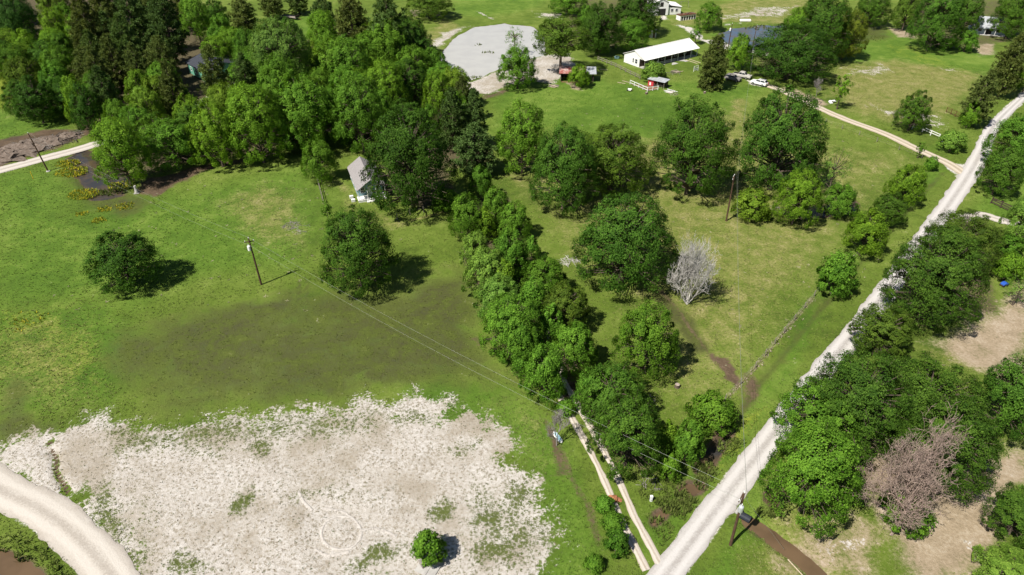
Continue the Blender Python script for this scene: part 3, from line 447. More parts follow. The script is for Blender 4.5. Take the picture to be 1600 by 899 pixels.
LINES={
'road':[(11.36, 35.15), (15.8, 40.23), (22.18, 47.48), (27.69, 53.74), (38.11, 65.49), (51.12, 79.66), (60.73, 90.41), (71.81, 103.19), (84.81, 118.12), (98.55, 134.48), (109.13, 148.07), (117.91, 159.7), (132.41, 175.17), (153.44, 195.99), (177.37, 217.73)],
'drive_ranch':[(97.11, 133.85), (96.31, 139.68), (93.7, 145.9), (89.62, 156.46), (84.01, 165.62), (79.55, 175.65), (76.8, 182.54), (74.26, 188.27), (71.09, 192.62)],
'drive_left':[(-115.33, 129.86), (-110.9, 135.75), (-105.58, 141.02), (-98.1, 148.8), (-90.57, 159.29), (-83.54, 172.82), (-80.68, 186.15), (-77.27, 197.71), (-78.8, 213.08), (-78.0, 226.12)],
'drive_corner':[(-65.71, 54.7), (-58.82, 50.96), (-52.91, 48.33), (-47.81, 45.44), (-43.49, 42.35), (-40.11, 39.46), (-37.27, 36.11)],
'track':[(14.63, 41.02), (14.01, 42.95), (12.96, 46.41), (11.82, 51.41), (10.49, 56.39), (8.61, 62.02), (7.45, 65.49), (6.3, 69.2), (5.65, 73.85), (3.01, 86.06), (-1.1, 99.01), (-5.43, 112.33), (-8.25, 120.5), (-11.4, 129.86), (-15.55, 139.34)],
'drive_right':[(81.81, 112.82), (90.01, 115.8), (92.69, 114.05), (96.07, 111.6), (103.76, 108.77)],
'ditch':[(17.8, 47.9), (21.21, 52.14), (25.95, 58.23), (30.0, 63.73), (34.39, 69.45), (40.57, 76.68), (46.21, 83.26), (55.08, 93.16), (66.79, 106.49), (81.65, 122.67), (93.24, 135.11)],
'creek':[(24.91, 47.9), (26.05, 46.9), (27.28, 45.84), (28.49, 44.18), (29.88, 42.65), (31.2, 40.73), (32.46, 38.09)],
'pond_pale':[(-22.97, 213.08), (-21.6, 228.3), (-18.56, 242.98), (-13.34, 254.84), (-2.33, 259.32), (7.36, 254.84), (10.92, 239.76), (10.65, 221.86), (0.0, 210.49), (-5.75, 204.85), (-12.04, 196.56), (-17.52, 195.42), (-20.98, 203.63)],
'pond_blue':[(72.2, 245.44), (78.67, 252.22), (89.09, 256.62), (98.35, 256.62), (99.44, 246.27), (91.95, 230.52), (82.76, 224.69), (75.28, 227.57), (71.98, 235.06)],
'pond_left':[(-98.99, 142.05), (-98.1, 145.9), (-91.85, 144.48), (-85.49, 138.35), (-80.61, 130.77), (-81.08, 127.2), (-79.47, 123.78), (-82.16, 122.4), (-84.76, 123.23), (-88.68, 128.37), (-94.23, 135.43)],
'pond_corner':[(-57.84, 42.8), (-52.95, 42.5), (-49.89, 41.61), (-47.04, 39.81), (-44.11, 36.11), (-53.43, 36.11)],
'pool_pasture':[(53.33, 118.64), (60.52, 119.43), (68.57, 122.12), (68.34, 119.43), (65.98, 117.34), (60.23, 115.3), (53.3, 114.79)],
'pool_hedge':[(6.9, 67.56), (8.7, 68.56), (9.02, 67.07), (7.6, 65.13)],
'puddle_a':[(19.17, 50.51), (20.6, 51.68), (22.08, 51.68), (21.69, 50.96), (20.03, 50.07), (19.0, 49.63)],
'puddle_b':[(15.49, 46.9), (16.23, 47.9), (17.41, 48.5), (17.18, 47.65), (16.15, 46.65), (15.52, 46.25)],
'puddle_c':[(21.94, 53.74), (24.28, 57.2), (27.11, 60.58), (27.56, 60.14), (24.76, 55.99), (22.55, 53.08)],
'puddle_d':[(29.16, 49.45), (30.01, 51.23), (31.01, 51.59), (30.3, 50.07), (29.38, 48.76)],
'ring':[(-16.31, 45.2), (-16.28, 44.74), (-16.36, 44.31), (-16.54, 43.93), (-16.81, 43.61), (-17.17, 43.37), (-17.58, 43.22), (-18.04, 43.17), (-18.51, 43.22), (-18.99, 43.37), (-19.44, 43.61), (-19.84, 43.93), (-20.18, 44.31), (-20.43, 44.74), (-20.59, 45.2), (-20.64, 45.66), (-20.59, 46.11), (-20.42, 46.51), (-20.15, 46.85), (-19.79, 47.1), (-19.36, 47.26), (-18.88, 47.32), (-18.39, 47.26), (-17.89, 47.1), (-17.43, 46.85), (-17.02, 46.51), (-16.69, 46.11), (-16.45, 45.66)],
'ring_tail_a':[(-24.49, 50.69), (-23.57, 49.36), (-22.25, 48.07)],
'ring_tail_b':[(-21.09, 48.33), (-18.86, 47.9), (-17.13, 46.65), (-16.25, 45.28)],
'ring_tail_c':[(-16.28, 45.44), (-14.6, 45.76), (-12.52, 44.8)],
'ring_tail_d':[(-20.82, 43.25), (-19.3, 42.5), (-17.18, 42.95)],
'crack':[(-57.12, 58.23), (-56.27, 56.99), (-55.01, 55.69), (-53.95, 53.74), (-52.9, 52.52), (-51.81, 51.59), (-50.86, 50.51)],
'sheet_tracks':[(-34.49, 91.31), (-32.12, 81.2), (-29.15, 73.85)]}
FENCE={'yard': [(26.73, 215.05), (31.44, 207.95), (34.86, 200.64), (37.06, 196.56)], 'yard2': [(45.01, 199.46), (49.37, 200.64)], 'white': [(97.74, 158.88), (99.44, 157.26), (101.26, 152.94)], 'gate': [(111.84, 170.06), (112.92, 165.62)], 'plank': [(94.93, 120.5), (96.54, 116.82)], 'posts': [(-21.83, 114.05), (-19.61, 115.8), (-17.12, 116.82), (-15.41, 118.38), (-11.17, 120.5)], 'cott': [(-40.91, 130.46), (-37.44, 120.5)], 'road': [(28.02, 65.13), (34.02, 71.81), (40.61, 79.66), (48.42, 88.81), (61.48, 102.12), (86.87, 131.99)], 'ranch': [(71.54, 171.89), (78.19, 163.04), (85.7, 151.04), (91.64, 141.71)], 'left': [(-139.87, 174.7), (-134.91, 179.04)], 'arch': [(54.17, 203.63)]}
MARK={'yellow': (-101.18, 131.37), 'stump': (-76.35, 124.91), 'ped': (15.69, 49.36), 'ped2': (99.59, 148.8), 'culv': (25.96, 47.07), 'pipe': (28.72, 41.97), 'boat': (5.65, 58.86), 'slab': (-8.69, 40.95), 'box': (-9.19, 41.31), 'clay': (11.38, 49.63), 'tarp': (80.58, 91.86), 'barrow': (32.63, 186.15), 'debris': (85.54, 177.57), 'swing': (66.37, 283.88), 'tub': (32.97, 217.06)}
PILES=[(-41.43, 111.6, 60, 1.6, 'dead_grey', 'grey heap of branches in the grass above the left field pole'), (-39.39, 110.65, 26, 2.0, 'dead_grey', 'scattered grey branches just right of the branch heap'), (9.95, 99.21, 50, 1.7, 'dead_white', 'bleached fallen branches left of the large spreading tree'), (-106.83, 152.56, 70, 4.0, 'dead_dark', 'dark brush heap nearest the flooded ditch by the white drive'), (-110.74, 148.8, 80, 4.6, 'dead_grey', 'wide grey brush heap behind the leaning pole'), (-113.78, 145.19, 70, 4.2, 'dead_dark', 'dark brush heap at the left edge beside the white drive'), (-105.89, 155.67, 40, 2.6, 'dead_grey', 'pale brush at the right end of the brush heaps'), (44.28, 184.08, 24, 1.4, 'log', 'tangle of timber by the plank pile at the hen house'), (51.04, 117.34, 30, 2.0, 'dead_grey', 'pinkish grey brush pile under the pasture trees'), (15.26, 203.63, 40, 3.0, 'dead_dark', 'heap of dark branches under the spreading tall tree'), (81.45, 178.55, 26, 2.2, 'dead_dark', 'burnt branches on the bare patch beside the ranch drive'), (17.95, 65.49, 20, 1.0, 'dead_grey', 'small grey twigs in the grass near the corner tree'), (15.94, 51.78, 22, 1.2, 'dead_grey', 'grey twigs in the weeds beside the lower wires'), (-7.28, 101.07, 70, 1.8, 'dead_dark', 'dark brush on the mud ditch left of the hedgerow')]
LOGS=[(11.56, 190.42), (43.7, 185.63), (48.71, 203.03)]
LOOSE=[(32.67, 194.29), (31.24, 193.18), (27.48, 205.47)]
SOIL=[(-112.11, 147.34, 4.5), (-109.01, 151.04, 3.5), (-113.75, 142.74, 4.0), (-106.13, 154.1, 2.6)]
SOIL_L=['widest dark soil heap behind the leaning pole','grey soil heap right of the leaning pole','soil heap at the left edge above the white drive','pale soil heap next to the flooded ditch']
STUMPS=[(53.01, 184.59), (22.33, 67.93), (36.9, 184.08)]
FLOWERS=[(-98.08, 139.01, 2.2, 220), (-94.87, 134.79, 2.8, 320), (-87.01, 124.34, 2.6, 300), (-82.99, 116.06, 1.0, 50), (-79.55, 117.86, 1.3, 60), (-76.16, 119.17, 1.6, 70), (-78.42, 113.55, 1.2, 50), (-81.11, 128.37, 2.2, 120), (-75.93, 81.98, 3, 30), (-73.46, 82.78, 2, 30)]
REEDS=[(-11.48, 232.02, 1.0, 10), (-7.61, 223.27, 1.4, 16), (0.0, 243.79, 1.5, 20), (-19.07, 203.63, 1.5, 30), (-11.17, 197.71, 2, 50), (22.7, 53.74, 1.2, 80), (18.68, 48.76, 1.6, 160), (14.55, 45.44, 2.0, 160), (23.75, 51.87, 1.8, 160), (27.41, 57.2, 1.6, 140), (20.29, 47.9, 1.6, 120), (17.56, 50.51, 2.0, 160), (31.1, 52.8, 1.0, 80), (28.47, 47.9, 0.9, 80), (-49.86, 42.95, 1.6, 40), (-45.58, 41.24, 1.4, 40), (-53.19, 44.02, 1.4, 40), (-82.36, 125.48, 1.6, 60), (-80.03, 127.49, 1.5, 90), (122.34, 239.76, 4, 90), (87.42, 254.84, 3.5, 70), (52.28, 113.55, 2.5, 80), (64.22, 116.06, 2.5, 80)]
LMASK=[('mud', 0.55, 0.8, [(23.97, 90.95), (25.96, 85.22), (27.01, 79.96), (28.21, 75.25), (29.62, 71.41), (30.5, 68.06)]), ('dirt', 0.55, 0.5, [(28.02, 65.13), (34.02, 71.81), (40.61, 79.66), (48.42, 88.81)]), ('wet', 0.9, 1.2, [(24.49, 88.11), (26.45, 82.78), (27.82, 75.96)]), ('wet', 0.8, 0.35, [(-35.17, 93.16), (-32.72, 82.78), (-28.82, 72.48)]), ('wet', 0.8, 0.35, [(-33.89, 93.16), (-31.54, 82.78), (-27.74, 72.48)]), ('dry', 0.8, 0.3, [(71.54, 171.89), (78.19, 163.04), (85.7, 151.04)]), ('mud', 0.55, 0.7, [(4.49, 61.46), (6.2, 56.19), (7.39, 51.41), (8.9, 47.9), (9.19, 43.86)]), ('dry', 0.9, 0.5, [(-19.45, 113.55), (-12.45, 117.34)]), ('dry', 0.95, 0.5, [(106.81, 203.63), (99.84, 182.54), (97.74, 169.16)]), ('sand', 0.7, 0.8, [(-13.61, 277.63), (-7.15, 265.82)])]

rng = np.random.default_rng(11)
R = random.Random(5)

# ------------------------------------------------------------------ helpers
def tag(o, label=None, cat=None, group=None, kind=None):
    if label: o['label'] = label
    if cat: o['category'] = cat
    if group: o['group'] = group
    if kind: o['kind'] = kind
    return o

def empty(name, loc=(0, 0, 0), rz=0.0, label=None, cat=None, group=None):
    o = bpy.data.objects.new(name, None)
    o.empty_display_size = 0.5
    COL.objects.link(o)
    o.location = loc
    o.rotation_euler = (0, 0, rz)
    return tag(o, label, cat, group)

def link(name, me, parent=None, mats=()):
    o = bpy.data.objects.new(name, me)
    COL.objects.link(o)
    if parent is not None:
        o.parent = parent
    for m in mats:
        me.materials.append(m)
    return o

def mesh_np(name, v, f, smooth=False):
    """v (n,3); f (m,3) or (m,4) arrays"""
    me = bpy.data.meshes.new(name)
    v = np.asarray(v, np.float32); f = np.asarray(f, np.int32)
    k = f.shape[1]
    me.vertices.add(len(v)); me.vertices.foreach_set('co', v.ravel())
    me.loops.add(f.size); me.loops.foreach_set('vertex_index', f.ravel())
    me.polygons.add(len(f)); me.polygons.foreach_set('loop_start', np.arange(0, f.size, k, dtype=np.int32))
    if smooth:
        me.polygons.foreach_set('use_smooth', np.ones(len(f), bool))
    me.update(calc_edges=True)
    return me

class MB:
    def __init__(s): s.v = []; s.f = []
    def quad(s, *p):
        n = len(s.v); s.v += [tuple(q) for q in p]; s.f.append(tuple(range(n, n + len(p)))); return s
    def box(s, x0, x1, y0, y1, z0, z1):
        n = len(s.v)
        s.v += [(x0,y0,z0),(x1,y0,z0),(x1,y1,z0),(x0,y1,z0),(x0,y0,z1),(x1,y0,z1),(x1,y1,z1),(x0,y1,z1)]
        s.f += [tuple(n+i for i in q) for q in ((0,3,2,1),(4,5,6,7),(0,1,5,4),(1,2,6,5),(2,3,7,6),(3,0,4,7))]
        return s
    def bar(s, a, b, w, h=None, up=(0,0,1)):
        a = Vector(a); b = Vector(b); h = h or w
        d = (b-a).normalized(); u = Vector(up)
        if abs(d.dot(u)) > .95: u = Vector((1,0,0))
        e = d.cross(u).normalized(); g = e.cross(d)
        n = len(s.v)
        for p in (a, b):
            for i, j in ((-1,-1),(1,-1),(1,1),(-1,1)):
                s.v.append(tuple(p + e*(w/2*i) + g*(h/2*j)))
        s.f += [tuple(n+i for i in q) for q in ((0,3,2,1),(4,5,6,7),(0,1,5,4),(1,2,6,5),(2,3,7,6),(3,0,4,7))]
        return s
    def tube(s, pts, rad, n=7, cap=True):
        base = len(s.v); P_ = [Vector(p) for p in pts]
        for i, p in enumerate(P_):
            d = (P_[min(i+1, len(P_)-1)] - P_[max(i-1, 0)]).normalized()
            u = Vector((0,0,1)) if abs(d.z) < .9 else Vector((1,0,0))
            e = d.cross(u).normalized(); g = e.cross(d)
            r = rad[i] if hasattr(rad, '__len__') else rad
            for k in range(n):
                t = 2*math.pi*k/n
                s.v.append(tuple(p + e*(r*math.cos(t)) + g*(r*math.sin(t))))
        for i in range(len(P_)-1):
            for k in range(n):
                a = base+i*n+k; b = base+i*n+(k+1) % n
                s.f.append((a, b, b+n, a+n))
        if cap:
            s.f.append(tuple(base+k for k in reversed(range(n))))
            s.f.append(tuple(base+(len(P_)-1)*n+k for k in range(n)))
        return s
    def lathe(s, prof, n=12, c=(0,0,0)):
        base = len(s.v)
        for r, z in prof:
            for k in range(n):
                t = 2*math.pi*k/n
                s.v.append((c[0]+r*math.cos(t), c[1]+r*math.sin(t), c[2]+z))
        for i in range(len(prof)-1):
            for k in range(n):
                a = base+i*n+k; b = base+i*n+(k+1) % n
                s.f.append((a, b, b+n, a+n))
        s.f.append(tuple(base+k for k in reversed(range(n))))
        s.f.append(tuple(base+(len(prof)-1)*n+k for k in range(n)))
        return s
    def prism(s, poly, axis, a, b):
        """extrude 2-D polygon along axis 'x','y' or 'z' from a to b"""
        n = len(s.v); m = len(poly)
        for t in (a, b):
            for p, q in poly:
                s.v.append({'x': (t, p, q), 'y': (p, t, q), 'z': (p, q, t)}[axis])
        s.f.append(tuple(n+i for i in range(m))); s.f.append(tuple(n+m+i for i in reversed(range(m))))
        for i in range(m):
            j = (i+1) % m
            s.f.append((n+i, n+m+i, n+m+j, n+j))
        return s
    def build(s, name, mat, parent=None, smooth=False, bevel=0):
        import bmesh
        me = bpy.data.meshes.new(name)
        me.from_pydata(s.v, [], s.f)
        bm = bmesh.new(); bm.from_mesh(me)
        bmesh.ops.recalc_face_normals(bm, faces=bm.faces)
        if bevel:
            bmesh.ops.bevel(bm, geom=list(bm.edges), offset=bevel, segments=1, affect='EDGES', clamp_overlap=True)
        bm.to_mesh(me); bm.free()
        if smooth:
            for p in me.polygons: p.use_smooth = True
        return link(name, me, parent, [mat] if mat else [])

class NT:
    def __init__(s, name):
        s.m = bpy.data.materials.new(name); s.m.use_nodes = True
        s.t = s.m.node_tree; s.b = s.t.nodes['Principled BSDF']
        s.b.inputs['Specular IOR Level'].default_value = .25
    def n(s, t, **kw):
        x = s.t.nodes.new(t)
        for k, v in kw.items(): setattr(x, k, v)
        return x
    def l(s, a, b): s.t.links.new(a, b)
    def sock(s, dst, v):
        if isinstance(v, (int, float)): dst.default_value = v
        elif isinstance(v, tuple): dst.default_value = (*v, 1.0) if len(v) == 3 else v
        else: s.l(v, dst)
    def math(s, op, a, b=0.0, c=None, clamp=False):
        x = s.n('ShaderNodeMath', operation=op, use_clamp=clamp)
        s.sock(x.inputs[0], a); s.sock(x.inputs[1], b)
        if c is not None: s.sock(x.inputs[2], c)
        return x.outputs[0]
    def mix(s, f, a, b, mode='MIX'):
        x = s.n('ShaderNodeMix', data_type='RGBA', blend_type=mode)
        s.sock(x.inputs[0], f); s.sock(x.inputs[6], a); s.sock(x.inputs[7], b)
        return x.outputs[2]
    def attr(s, name):
        return s.n('ShaderNodeAttribute', attribute_name=name)
    def pos(s):
        return s.n('ShaderNodeNewGeometry').outputs['Position']
    def noise(s, vec, scale, detail=3, rough=.55, dist=0.0, out='Fac'):
        x = s.n('ShaderNodeTexNoise')
        s.l(vec, x.inputs['Vector']); x.inputs['Scale'].default_value = scale
        x.inputs['Detail'].default_value = detail; x.inputs['Roughness'].default_value = rough
        x.inputs['Distortion'].default_value = dist
        return x.outputs[out]
    def step(s, v, lo, hi):
        x = s.n('ShaderNodeMapRange', interpolation_type='SMOOTHSTEP')
        s.sock(x.inputs[0], v); x.inputs[1].default_value = lo; x.inputs[2].default_value = hi
        return x.outputs[0]
    def ramp(s, v, stops):
        x = s.n('ShaderNodeValToRGB'); s.l(v, x.inputs[0])
        e = x.color_ramp.elements
        while len(e) < len(stops): e.new(.5)
        for i, (p, c) in enumerate(stops):
            e[i].position = p; e[i].color = (*c, 1)
        return x.outputs[0]
    def bump(s, h, strength=.5, dist=.1):
        x = s.n('ShaderNodeBump'); x.inputs['Strength'].default_value = strength
        x.inputs['Distance'].default_value = dist
        s.l(h, x.inputs['Height']); s.l(x.outputs[0], s.b.inputs['Normal'])

def plain(name, c, rough=.8, var=.25, scale=2.0, c2=None, metal=0.0, spec=.25):
    t = NT(name); co = t.n('ShaderNodeTexCoord').outputs['Object']
    f = t.noise(co, scale, 4, .6)
    c2 = c2 or tuple(x*(1-var*2) for x in c)
    t.l(t.mix(t.step(f, .3, .7), c, c2), t.b.inputs['Base Color'])
    t.b.inputs['Roughness'].default_value = rough; t.b.inputs['Metallic'].default_value = metal
    t.b.inputs['Specular IOR Level'].default_value = spec
    return t.m

M = {}
M['white_paint'] = plain('white_paint', (.80, .79, .77), .7, .06, 1.5)
M['white_metal'] = plain('white_metal_roof', (.84, .82, .79), .45, .04, .6)
M['galv'] = plain('galvanised_sheet', (.58, .60, .62), .45, .12, 1.2, metal=.3)
M['rust_roof'] = plain('rusty_sheet', (.30, .07, .055), .75, .3, .6, c2=(.55, .42, .38))
M['rust'] = plain('rusty_steel', (.16, .065, .035), .85, .25, 3)
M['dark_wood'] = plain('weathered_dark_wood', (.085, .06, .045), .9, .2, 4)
M['grey_wood'] = plain('weathered_grey_wood', (.30, .26, .22), .9, .2, 4)
M['pale_wood'] = plain('pale_lumber', (.52, .42, .30), .85, .12, 4)
M['pole_wood'] = plain('creosote_pole', (.105, .06, .038), .9, .22, 1.5)
M['shingle'] = plain('grey_shingle', (.29, .27, .265), .9, .1, 3)
M['dark_shingle'] = plain('slate_shingle', (.055, .06, .075), .85, .15, 3)
M['teal'] = plain('teal_siding', (.20, .33, .36), .8, .08, 2)
M['green_wall'] = plain('mint_green_siding', (.13, .36, .25), .75, .1, 1)
M['bluewhite'] = plain('pale_blue_siding', (.45, .55, .66), .7, .08, 1)
M['dark_void'] = plain('unlit_interior', (.03, .028, .026), .9, .2, 1)
M['glass'] = plain('window_glass', (.03, .04, .05), .1, .1, 1, spec=.6)
M['red_paint'] = plain('red_paint', (.55, .05, .06), .7, .15, 2)
M['concrete'] = plain('concrete', (.46, .44, .41), .9, .12, 1.5)
M['brown_floor'] = plain('brown_earth', (.24, .13, .075), .95, .15, 2)
M['rubber'] = plain('tyre_rubber', (.02, .02, .02), .85, .1, 5)
M['chrome'] = plain('bright_metal', (.6, .6, .6), .3, .05, 5, metal=.8)
M['car_white'] = plain('white_car_paint', (.82, .82, .82), .25, .01, 1, spec=.5)
M['car_silver'] = plain('silver_car_paint', (.50, .47, .43), .3, .03, 1, spec=.5)
M['car_grey'] = plain('grey_car_paint', (.25, .23, .22), .3, .03, 1, spec=.5)
M['lamp_red'] = plain('tail_lamp', (.4, .02, .02), .3, .05, 5)
M['yellow'] = plain('yellow_plastic', (.72, .52, .04), .5, .05, 3)
M['blue'] = plain('blue_tarp', (.03, .11, .48), .5, .15, 3)
M['paleblue'] = plain('pale_blue_plastic', (.42, .66, .72), .45, .05, 3)
M['orange_clay'] = plain('orange_clay', (.42, .18, .09), .95, .2, 3)
M['wire'] = plain('aluminium_wire', (.26, .27, .23), .5, .05, 3, metal=.2)
M['insul'] = plain('white_porcelain', (.80, .80, .78), .4, .03, 3)
M['black_pipe'] = plain('black_culvert', (.03, .035, .045), .6, .2, 3)
M['bark'] = plain('bark', (.13, .10, .075), .95, .25, 2)
M['bark_pale'] = plain('pale_bark', (.42, .38, .33), .9, .15, 1.5)
M['dead_white'] = plain('bleached_branch', (.58, .55, .51), .9, .14, .8)
M['dead_brown'] = plain('dead_brown_twig', (.41, .31, .265), .9, .2, .8, c2=(.28, .20, .165))
M['dead_dark'] = plain('dark_twig', (.12, .10, .085), .9, .2, 1)
M['dead_grey'] = plain('grey_branch', (.30, .27, .25), .9, .2, 1)
M['log'] = plain('cut_log', (.45, .37, .31), .9, .25, 2)

# ------------------------------------------------------------------ numpy noise, polygons
_tab = rng.random((256, 256)).astype(np.float64)
def vnoise(x, y, s, seed=0):
    x = np.asarray(x)/s + seed*17.31; y = np.asarray(y)/s + seed*7.77
    xi = np.floor(x).astype(int); yi = np.floor(y).astype(int)
    fx = x-xi; fy = y-yi
    fx = fx*fx*(3-2*fx); fy = fy*fy*(3-2*fy)
    a = _tab[xi % 256, yi % 256]; b = _tab[(xi+1) % 256, yi % 256]
    c = _tab[xi % 256, (yi+1) % 256]; d = _tab[(xi+1) % 256, (yi+1) % 256]
    return (a*(1-fx)+b*fx)*(1-fy)+(c*(1-fx)+d*fx)*fy
def fbm(x, y, s, seed=0):
    return .5*vnoise(x, y, s, seed)+.3*vnoise(x, y, s/2.1, seed+1)+.2*vnoise(x, y, s/4.3, seed+2)

def sd_poly(px, py, poly):
    """signed distance, negative inside"""
    d2 = np.full(px.shape, 1e18); ins = np.zeros(px.shape, bool)
    n = len(poly)
    for i in range(n):
        ax, ay = poly[i]; bx, by = poly[(i+1) % n]
        ex, ey = bx-ax, by-ay
        L = ex*ex+ey*ey+1e-9
        t = np.clip(((px-ax)*ex+(py-ay)*ey)/L, 0, 1)
        dx = px-ax-t*ex; dy = py-ay-t*ey
        d2 = np.minimum(d2, dx*dx+dy*dy)
        c = ((ay > py) != (by > py)) & (px < (bx-ax)*(py-ay)/((by-ay) if by != ay else 1e-9)+ax)
        ins ^= c
    d = np.sqrt(d2)
    return np.where(ins, -d, d)
def d_line(px, py, pts):
    d2 = np.full(px.shape, 1e18)
    for (ax, ay), (bx, by) in zip(pts[:-1], pts[1:]):
        ex, ey = bx-ax, by-ay
        t = np.clip(((px-ax)*ex+(py-ay)*ey)/(ex*ex+ey*ey+1e-9), 0, 1)
        dx = px-ax-t*ex; dy = py-ay-t*ey
        d2 = np.minimum(d2, dx*dx+dy*dy)
    return np.sqrt(d2)
def smooth_line(pts, step=.5):
    P_ = [np.array(p, float) for p in pts]
    P_ = [2*P_[0]-P_[1]]+P_+[2*P_[-1]-P_[-2]]
    out = []
    for i in range(1, len(P_)-2):
        p0, p1, p2, p3 = P_[i-1:i+3]
        n = max(2, int(np.linalg.norm(p2-p1)/step))
        for k in range(n):
            t = k/n
            out.append(.5*((2*p1)+(-p0+p2)*t+(2*p0-5*p1+4*p2-p3)*t*t+(-p0+3*p1-3*p2+p3)*t**3))
    out.append(P_[-2])
    return np.array(out)
def local(px, py, pts, margin, fn, default):
    """evaluate fn only near the bounding box"""
    q = np.array(pts); x0, y0 = q.min(0)-margin; x1, y1 = q.max(0)+margin
    m = (px > x0) & (px < x1) & (py > y0) & (py < y1)
    out = np.full(px.shape, default, float)
    if m.any(): out[m] = fn(px[m], py[m])
    return out

CH = ['lush', 'yel', 'dry', 'wet', 'mud', 'litter', 'sand', 'veg', 'dirt', 'gravel', 'ring']
WATER = {k: LINES[k] for k in ('pond_pale', 'pond_blue', 'pond_left', 'pond_corner', 'pool_pasture', 'pool_hedge',
                               'puddle_a', 'puddle_b', 'puddle_c', 'puddle_d')}
ROADS = {'road': 1.55, 'drive_ranch': 1.4, 'drive_left': 1.9, 'drive_corner': 2.15, 'track': 1.5, 'drive_right': 1.3}
SM = {k: [tuple(p) for p in smooth_line(LINES[k], 3.0)] for k in list(ROADS)+['ditch', 'creek']}
def survey(px, py):
    """ground cover weights and height at points"""
    wx = px+(fbm(px, py, 9, 3)-.5)*5+(fbm(px, py, 2.2, 5)-.5)*1.6
    wy = py+(fbm(px, py, 9, 13)-.5)*5+(fbm(px, py, 2.2, 15)-.5)*1.6
    m = {c: np.zeros(px.shape) for c in CH}
    for ch, w, soft, poly in ZONES:
        v = local(px, py, poly, soft+5, lambda a, b: w*np.clip(.5-sd_poly_w(a, b, px, py, wx, wy, poly)/(2*soft), 0, 1), 0.0)
        m[ch] = np.maximum(m[ch], v)
    z = (fbm(px, py, 14, 31)-.5)*.22+(vnoise(px, py, 1.7, 41)-.5)*.09
    d = local(px, py, SM['ditch'], 8, lambda a, b: d_line(a, b, SM['ditch']), 99)
    z -= .4*np.exp(-(d/1.2)**2)
    m['wet'] = np.maximum(m['wet'], .7*np.exp(-(d/.8)**2))
    d = local(px, py, SM['creek'], 8, lambda a, b: d_line(a, b, SM['creek'])+(fbm(a, b, 3, 8)-.5)*.8, 99)
    z = z*(1-np.exp(-(d/2.2)**2))-.62*np.exp(-(d/1.15)**2)
    for ch, w, wd, pts in LMASK:
        d = local(px, py, pts, wd*3+2, lambda a, b: d_line(a, b, pts)+(fbm(a, b, 2.5, 21)-.5)*wd*.9, 99)
        m[ch] = np.maximum(m[ch], w*np.exp(-(d/wd)**2))
    road = np.full(px.shape, 99.0)
    for k, hw in ROADS.items():
        dr = local(px, py, SM[k], 8, lambda a, b: d_line(a, b, SM[k]), 99)-hw
        road = np.minimum(road, dr)
        if k != 'track':
            m['gravel'] = np.maximum(m['gravel'], (.62 if k != 'drive_ranch' else .5)*np.clip(1-(dr+.3)/1.0, 0, 1))
    f = np.clip((road-.2)/1.6, 0, 1)
    z = z*f-.05*(1-f)
    wat = np.full(px.shape, 99.0)
    for k, poly in WATER.items():
        s = 1.0 if k.startswith('p') else 1.0
        a = 1.0 if k.startswith('puddle') or k.startswith('pool') else 1.0
        big = k in ('pond_pale', 'pond_blue', 'pond_left', 'pond_corner')
        jit = (fbm(px, py, 5 if big else 2, 61)-.5)*(2.4 if big else .8)
        sdv = local(px, py, poly, 8, lambda a, b: sd_poly(a, b, poly), 99)+jit
        wat = np.minimum(wat, sdv)
        dip = np.clip(.5-sdv/(2.2 if big else 1.0), 0, 1)
        z = np.where(sdv < 4, z*np.clip(sdv/3, 0, 1)-.55*dip, z)
    for k in ('ring', 'ring_tail_a', 'ring_tail_b', 'ring_tail_c', 'ring_tail_d', ):
        pts = LINES[k]+([LINES[k][0]] if k == 'ring' else [])
        d = local(px, py, pts, 2, lambda a, b: d_line(a, b, pts), 99)
        z = np.where(d < 3, z*np.clip(d/2.5, 0, 1)-.03*(d < 1), z)
        m['ring'] = np.maximum(m['ring'], .5*np.clip(1.25-d/.8, 0, 1))
    d = local(px, py, LINES['crack'], 3, lambda a, b: d_line(a, b, LINES['crack']), 99)
    z -= .4*np.exp(-(d/.3)**2)
    m['mud'] = np.maximum(m['mud'], 1.0*np.exp(-(d/.3)**2))  # shade inside the crack put into the colour through the mud mask
    m['sand'] = m['sand']*(1-np.exp(-(d/.35)**2))
    m['mud'] = np.maximum(m['mud'], .85*np.clip(1-wat/1.5, 0, 1)*(wat < 50)*(1-m['sand']))
    return m, z, road, wat
def sd_poly_w(a, b, px, py, wx, wy, poly):
    # same subset as local() picked: recompute the warp there
    ax = a+(fbm(a, b, 9, 3)-.5)*5+(fbm(a, b, 2.2, 5)-.5)*1.6
    by = b+(fbm(a, b, 9, 13)-.5)*5+(fbm(a, b, 2.2, 15)-.5)*1.6
    return sd_poly(ax, by, poly)

